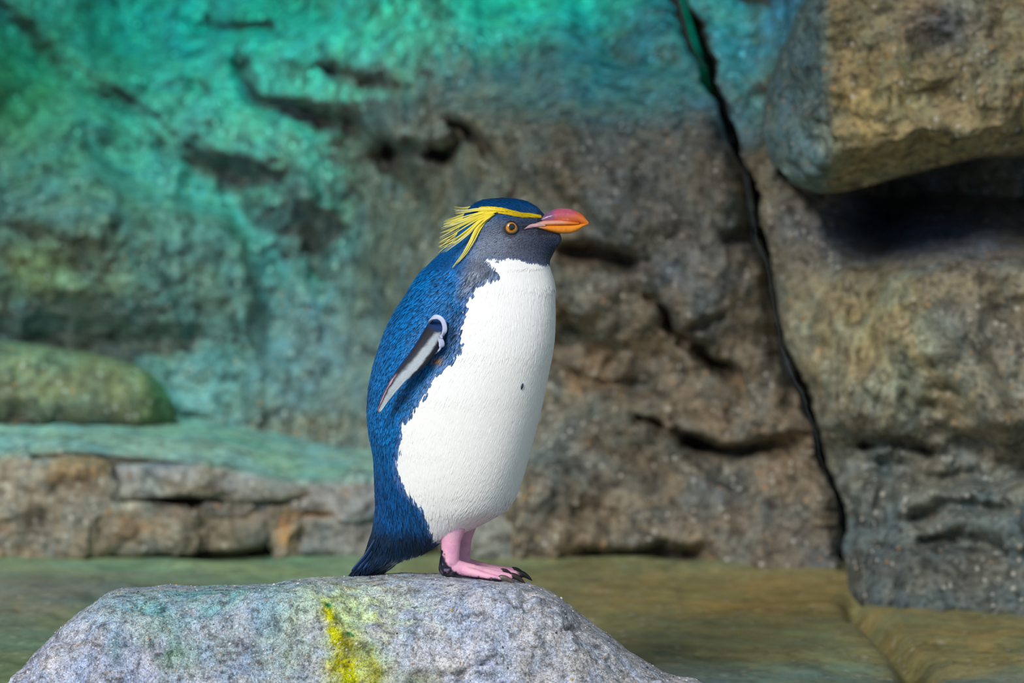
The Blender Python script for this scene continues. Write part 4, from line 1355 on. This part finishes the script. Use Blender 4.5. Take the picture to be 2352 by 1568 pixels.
# --- beak
def beak_part(name, xs, top, bot, hw, colf, label, power=0.9, lower_in=1.0):
    k = np.linspace(xs[0], xs[-1], 70)
    tp, bt, w = interp_s(k, xs, top, 2), interp_s(k, xs, bot, 2), interp_s(k, xs, hw, 2)
    a = np.linspace(0, 2 * math.pi, 40, endpoint=False)
    rings = []
    for x, t_, b_, w_ in zip(k, tp, bt, w):
        T, B = P(x, t_), P(x, b_)
        m, h = (T + B) / 2, max((T - B)[2] / 2, 2e-4)
        cy, sz = np.cos(a), np.sin(a)
        ww = w_ * (1 - .25 * np.clip(sz, 0, 1) ** 2 * lower_in)
        rings.append(np.stack([m[0] + 0 * a, np.sign(cy) * np.abs(cy) ** power * ww, m[2] + np.sign(sz) * np.abs(sz) ** power * h], -1))
    v, q, t = loft(rings)
    px, py = flat_px(v)
    return part(name, mesh_from(name, v, q, t, True, colf(px, py, v)), M_BEAK, label=label)
def col_up(px, py, v):
    n = fbm(v * np.array([1, .4, 1.6]), 160, 3, seed=231)
    c = np.repeat(lin(222, 110, 60)[None], len(v), 0)
    c = mixc(c, lin(190, 92, 116), smooth(506, 486, py + (px - 1300) * .25 + 6 * n))
    c = mixc(c, lin(126, 92, 132), smooth(1284, 1256, px + 8 * n) * smooth(512, 500, py))
    c = mixc(c, lin(244, 132, 40), smooth(1322, 1346, px + 5 * n) * smooth(484, 500, py))
    c = mixc(c, lin(236, 188, 196), smooth(.15, .6, fbm(v * np.array([.4, 1, 2.2]), 210, 3, seed=235)) * .4 * smooth(1345, 1320, px))
    return c
def col_plate(px, py, v):
    n = fbm(v, 180, 3, seed=241)
    c = np.repeat(lin(232, 150, 104)[None], len(v), 0)
    c = mixc(c, lin(240, 190, 190), smooth(1262, 1228, px + 6 * n) * .9 + blob(px, py, 1265, 507, 40, 4) * .5)  # pink base; the thin pale streak is a painted ridge highlight
    c = mixc(c, lin(226, 122, 40), smooth(1285, 1320, px))
    return c
def col_low(px, py, v):
    n = fbm(v, 180, 3, seed=251)
    c = np.repeat(lin(240, 146, 34)[None], len(v), 0)
    c = mixc(c, lin(236, 176, 150), smooth(1262, 1228, px + 6 * n))
    c = mixc(c, lin(226, 106, 20), smooth(.1, .5, n) * .5)
    c = mixc(c, lin(206, 150, 160), smooth(530, 536, py) * .7)
    return c
beak_part('upper_mandible', [1236, 1248, 1256, 1268, 1280, 1294, 1308, 1320, 1330, 1340, 1347, 1352], [503, 494, 487.5, 482, 479, 477.8, 479, 482.5, 487, 495, 503, 510], [506, 509, 510, 511, 511, 511, 512, 512, 512, 514, 517, 516], [.010, .0115, .012, .0122, .0118, .011, .0100, .0088, .0072, .0052, .0030, .0010], col_up, 'ridged plum-red upper bill turning orange at the tip', .92)
beak_part('bill_plate', [1222, 1230, 1242, 1256, 1272, 1290, 1306, 1320, 1330], [512, 509, 506, 504, 503.5, 504, 506, 508, 510], [516, 517, 518, 518, 517.5, 516.5, 516, 516, 515], [.0235, .0220, .0195, .0170, .0148, .0130, .0112, .0092, .0070], col_plate, 'pale pinkish side plate of the bill', .8, 0)
beak_part('lower_mandible', [1226, 1236, 1248, 1262, 1278, 1296, 1312, 1324, 1334, 1343, 1349], [515, 514, 514, 513.5, 513.5, 514, 514, 513.5, 513, 513, 513.5], [520, 523, 527.5, 532, 535.5, 537, 536, 531, 525, 519, 515], [.0235, .0215, .0190, .0162, .0138, .0117, .0100, .0084, .0066, .0044, .0018], col_low, 'orange lower bill', .85, 0)
for sg in (-1, 1):
    pts = np.array([on_body(1204.0, 526.0, .0002), on_body(1212.0, 522.0, .0006), on_body(1222.0, 518.5, .0010), P(1236, 517, -.0218), P(1254, 517.5, -.0168)])
    if sg > 0:
        pts[:, 1] *= -1
    v, q, t, c = strip(pts, lambda f: .0050 * np.clip(f * 3, .15, 1) * np.clip((1.25 - f) * 1.6, .3, 1), .0026, lin(216, 170, 186), lin(238, 186, 176), 18)
    part('gape_skin', mesh_from('gape_skin', v, q, t, True, c), M_BEAK, label='pink fleshy corner of the bill')

# --- claws
def claw(p0, p1, r, col, sag=.25):
    p0, p1 = np.asarray(p0), np.asarray(p1)
    mid = (p0 + p1) / 2 + np.array([0, 0, np.linalg.norm(p1 - p0) * sag])
    f = np.linspace(0, 1, 14)
    c = (1 - f)[:, None] ** 2 * p0 + 2 * (f * (1 - f))[:, None] * mid + (f ** 2)[:, None] * p1
    tan = np.gradient(c, axis=0); tan /= np.linalg.norm(tan, axis=1, keepdims=True)
    w = np.cross(tan, [0, 0, 1.0]); w /= np.linalg.norm(w, axis=1, keepdims=True); u = np.cross(w, tan)
    a = np.linspace(0, 2 * math.pi, 14, endpoint=False)
    rr = r * np.interp(f, [0, .15, .45, .85, 1], [.75, 1, .95, .5, .12])
    rings = [c[i] + rr[i] * (np.cos(a)[:, None] * w[i] * .8 + np.sin(a)[:, None] * u[i]) for i in range(14)]
    v, q, t = loft(rings)
    part('claw', mesh_from('claw', v, q, t, True, np.repeat(col[None], len(v), 0)), M_CLAW)
CB, CG = lin(52, 42, 42), lin(104, 92, 84)
for (dx, dy, yc), lst in ((NEAR, [((1170, 1317), (1207, 1338), 0, 7.2, CB), ((1146, 1318), (1182, 1331), -.019, 6.6, CG), ((1149, 1311), (1178, 1322), .020, 5.5, CB)]),
                          (FAR, [((1160, 1316), (1197, 1333), 0, 7.4, lin(26, 24, 30)), ((1116, 1311), (1124 + 0, 1311), -.019, 1.0, CB), ((1148, 1312), (1182, 1326), .020, 6, lin(26, 24, 30))])):
    for a_, b_, oy, r, cc in lst:
        if r < 2:
            a_, b_, r = (1142, 1319), (1172, 1329), 5.5
        claw(P(a_[0] + dx, a_[1] + dy, yc) + np.array([0, oy, 0]), P(b_[0] + dx, b_[1] + dy, yc) + np.array([0, oy * 1.1, 0]), r * PXM, cc)

# --- plastic identification band round the flipper
def band():
    yb = -.094
    pts = [(990, 742, yb + .012), (988, 735, yb - .002), (995, 729, yb - .010), (1006, 728, yb - .013), (1016, 735, yb - .015), (1021, 748, yb - .016), (1021, 760, yb - .016), (1016, 770, yb - .015), (1011, 777, yb - .0145), (1014, 786, yb - .0145), (1014, 795, yb - .0135), (1008, 803, yb - .011), (1002, 808, yb - .003), (1001, 806, yb + .008), (1002, 780, yb + .014), (996, 755, yb + .014)]
    Pp = np.array([P(*p) for p in pts])
    n = len(Pp)
    f = np.linspace(0, n, 120, endpoint=False)
    C_ = np.zeros((120, 3))
    for i, x in enumerate(f):                      # closed Catmull-Rom
        k = int(x); t = x - k
        p0, p1, p2, p3 = Pp[(k - 1) % n], Pp[k % n], Pp[(k + 1) % n], Pp[(k + 2) % n]
        C_[i] = .5 * (2 * p1 + (p2 - p0) * t + (2 * p0 - 5 * p1 + 4 * p2 - p3) * t * t + (3 * p1 - p0 - 3 * p2 + p3) * t ** 3)
    cen = Pp.mean(0)
    axis = P(985, 790, yb) - P(1018, 745, yb); axis /= np.linalg.norm(axis)      # along the flipper
    tan = np.roll(C_, -1, 0) - np.roll(C_, 1, 0); tan /= np.linalg.norm(tan, axis=1, keepdims=True)
    wv = axis - tan * (tan @ axis)[:, None]; wv /= np.linalg.norm(wv, axis=1, keepdims=True)
    nv = np.cross(tan, wv)
    hw = (5.4 + 1.6 * np.exp(-((f - 10) / 1.6) ** 2)) * PXM
    a = np.linspace(0, 2 * math.pi, 12, endpoint=False)
    ca, sa = np.sign(np.cos(a)) * np.abs(np.cos(a)) ** .5, np.sign(np.sin(a)) * np.abs(np.sin(a)) ** .5
    G = C_[:, None, :] + ca[None, :, None] * wv[:, None, :] * hw[:, None, None] + sa[None, :, None] * nv[:, None, :] * .0011
    G = np.concatenate([G, G[:1]])
    v = G.reshape(-1, 3)
    me = mesh_from('flipper_band', v, grid_quads(121, 12, wrap=True), col=np.repeat(lin(186, 196, 226)[None], len(v), 0))
    part('flipper_band', me, M_BAND, label='pale lilac plastic band round the flipper')
band()

# --- one stray dark feather on the belly
pp = [on_body(1201.0, 880.0, .002), on_body(1199.0, 887.0, .0028), on_body(1197.0, 895.0, .0024)]
v, q, t, c = strip(pp, lambda f: .0026 * np.sin(np.clip(f * .9 + .08, 0, 1) * math.pi) + .0003, .0008, lin(40, 50, 80), lin(16, 20, 40), 10)
part('stray_feather', mesh_from('stray_feather', v, q, t, True, c), M_FEATHER, label='single dark feather on the belly')
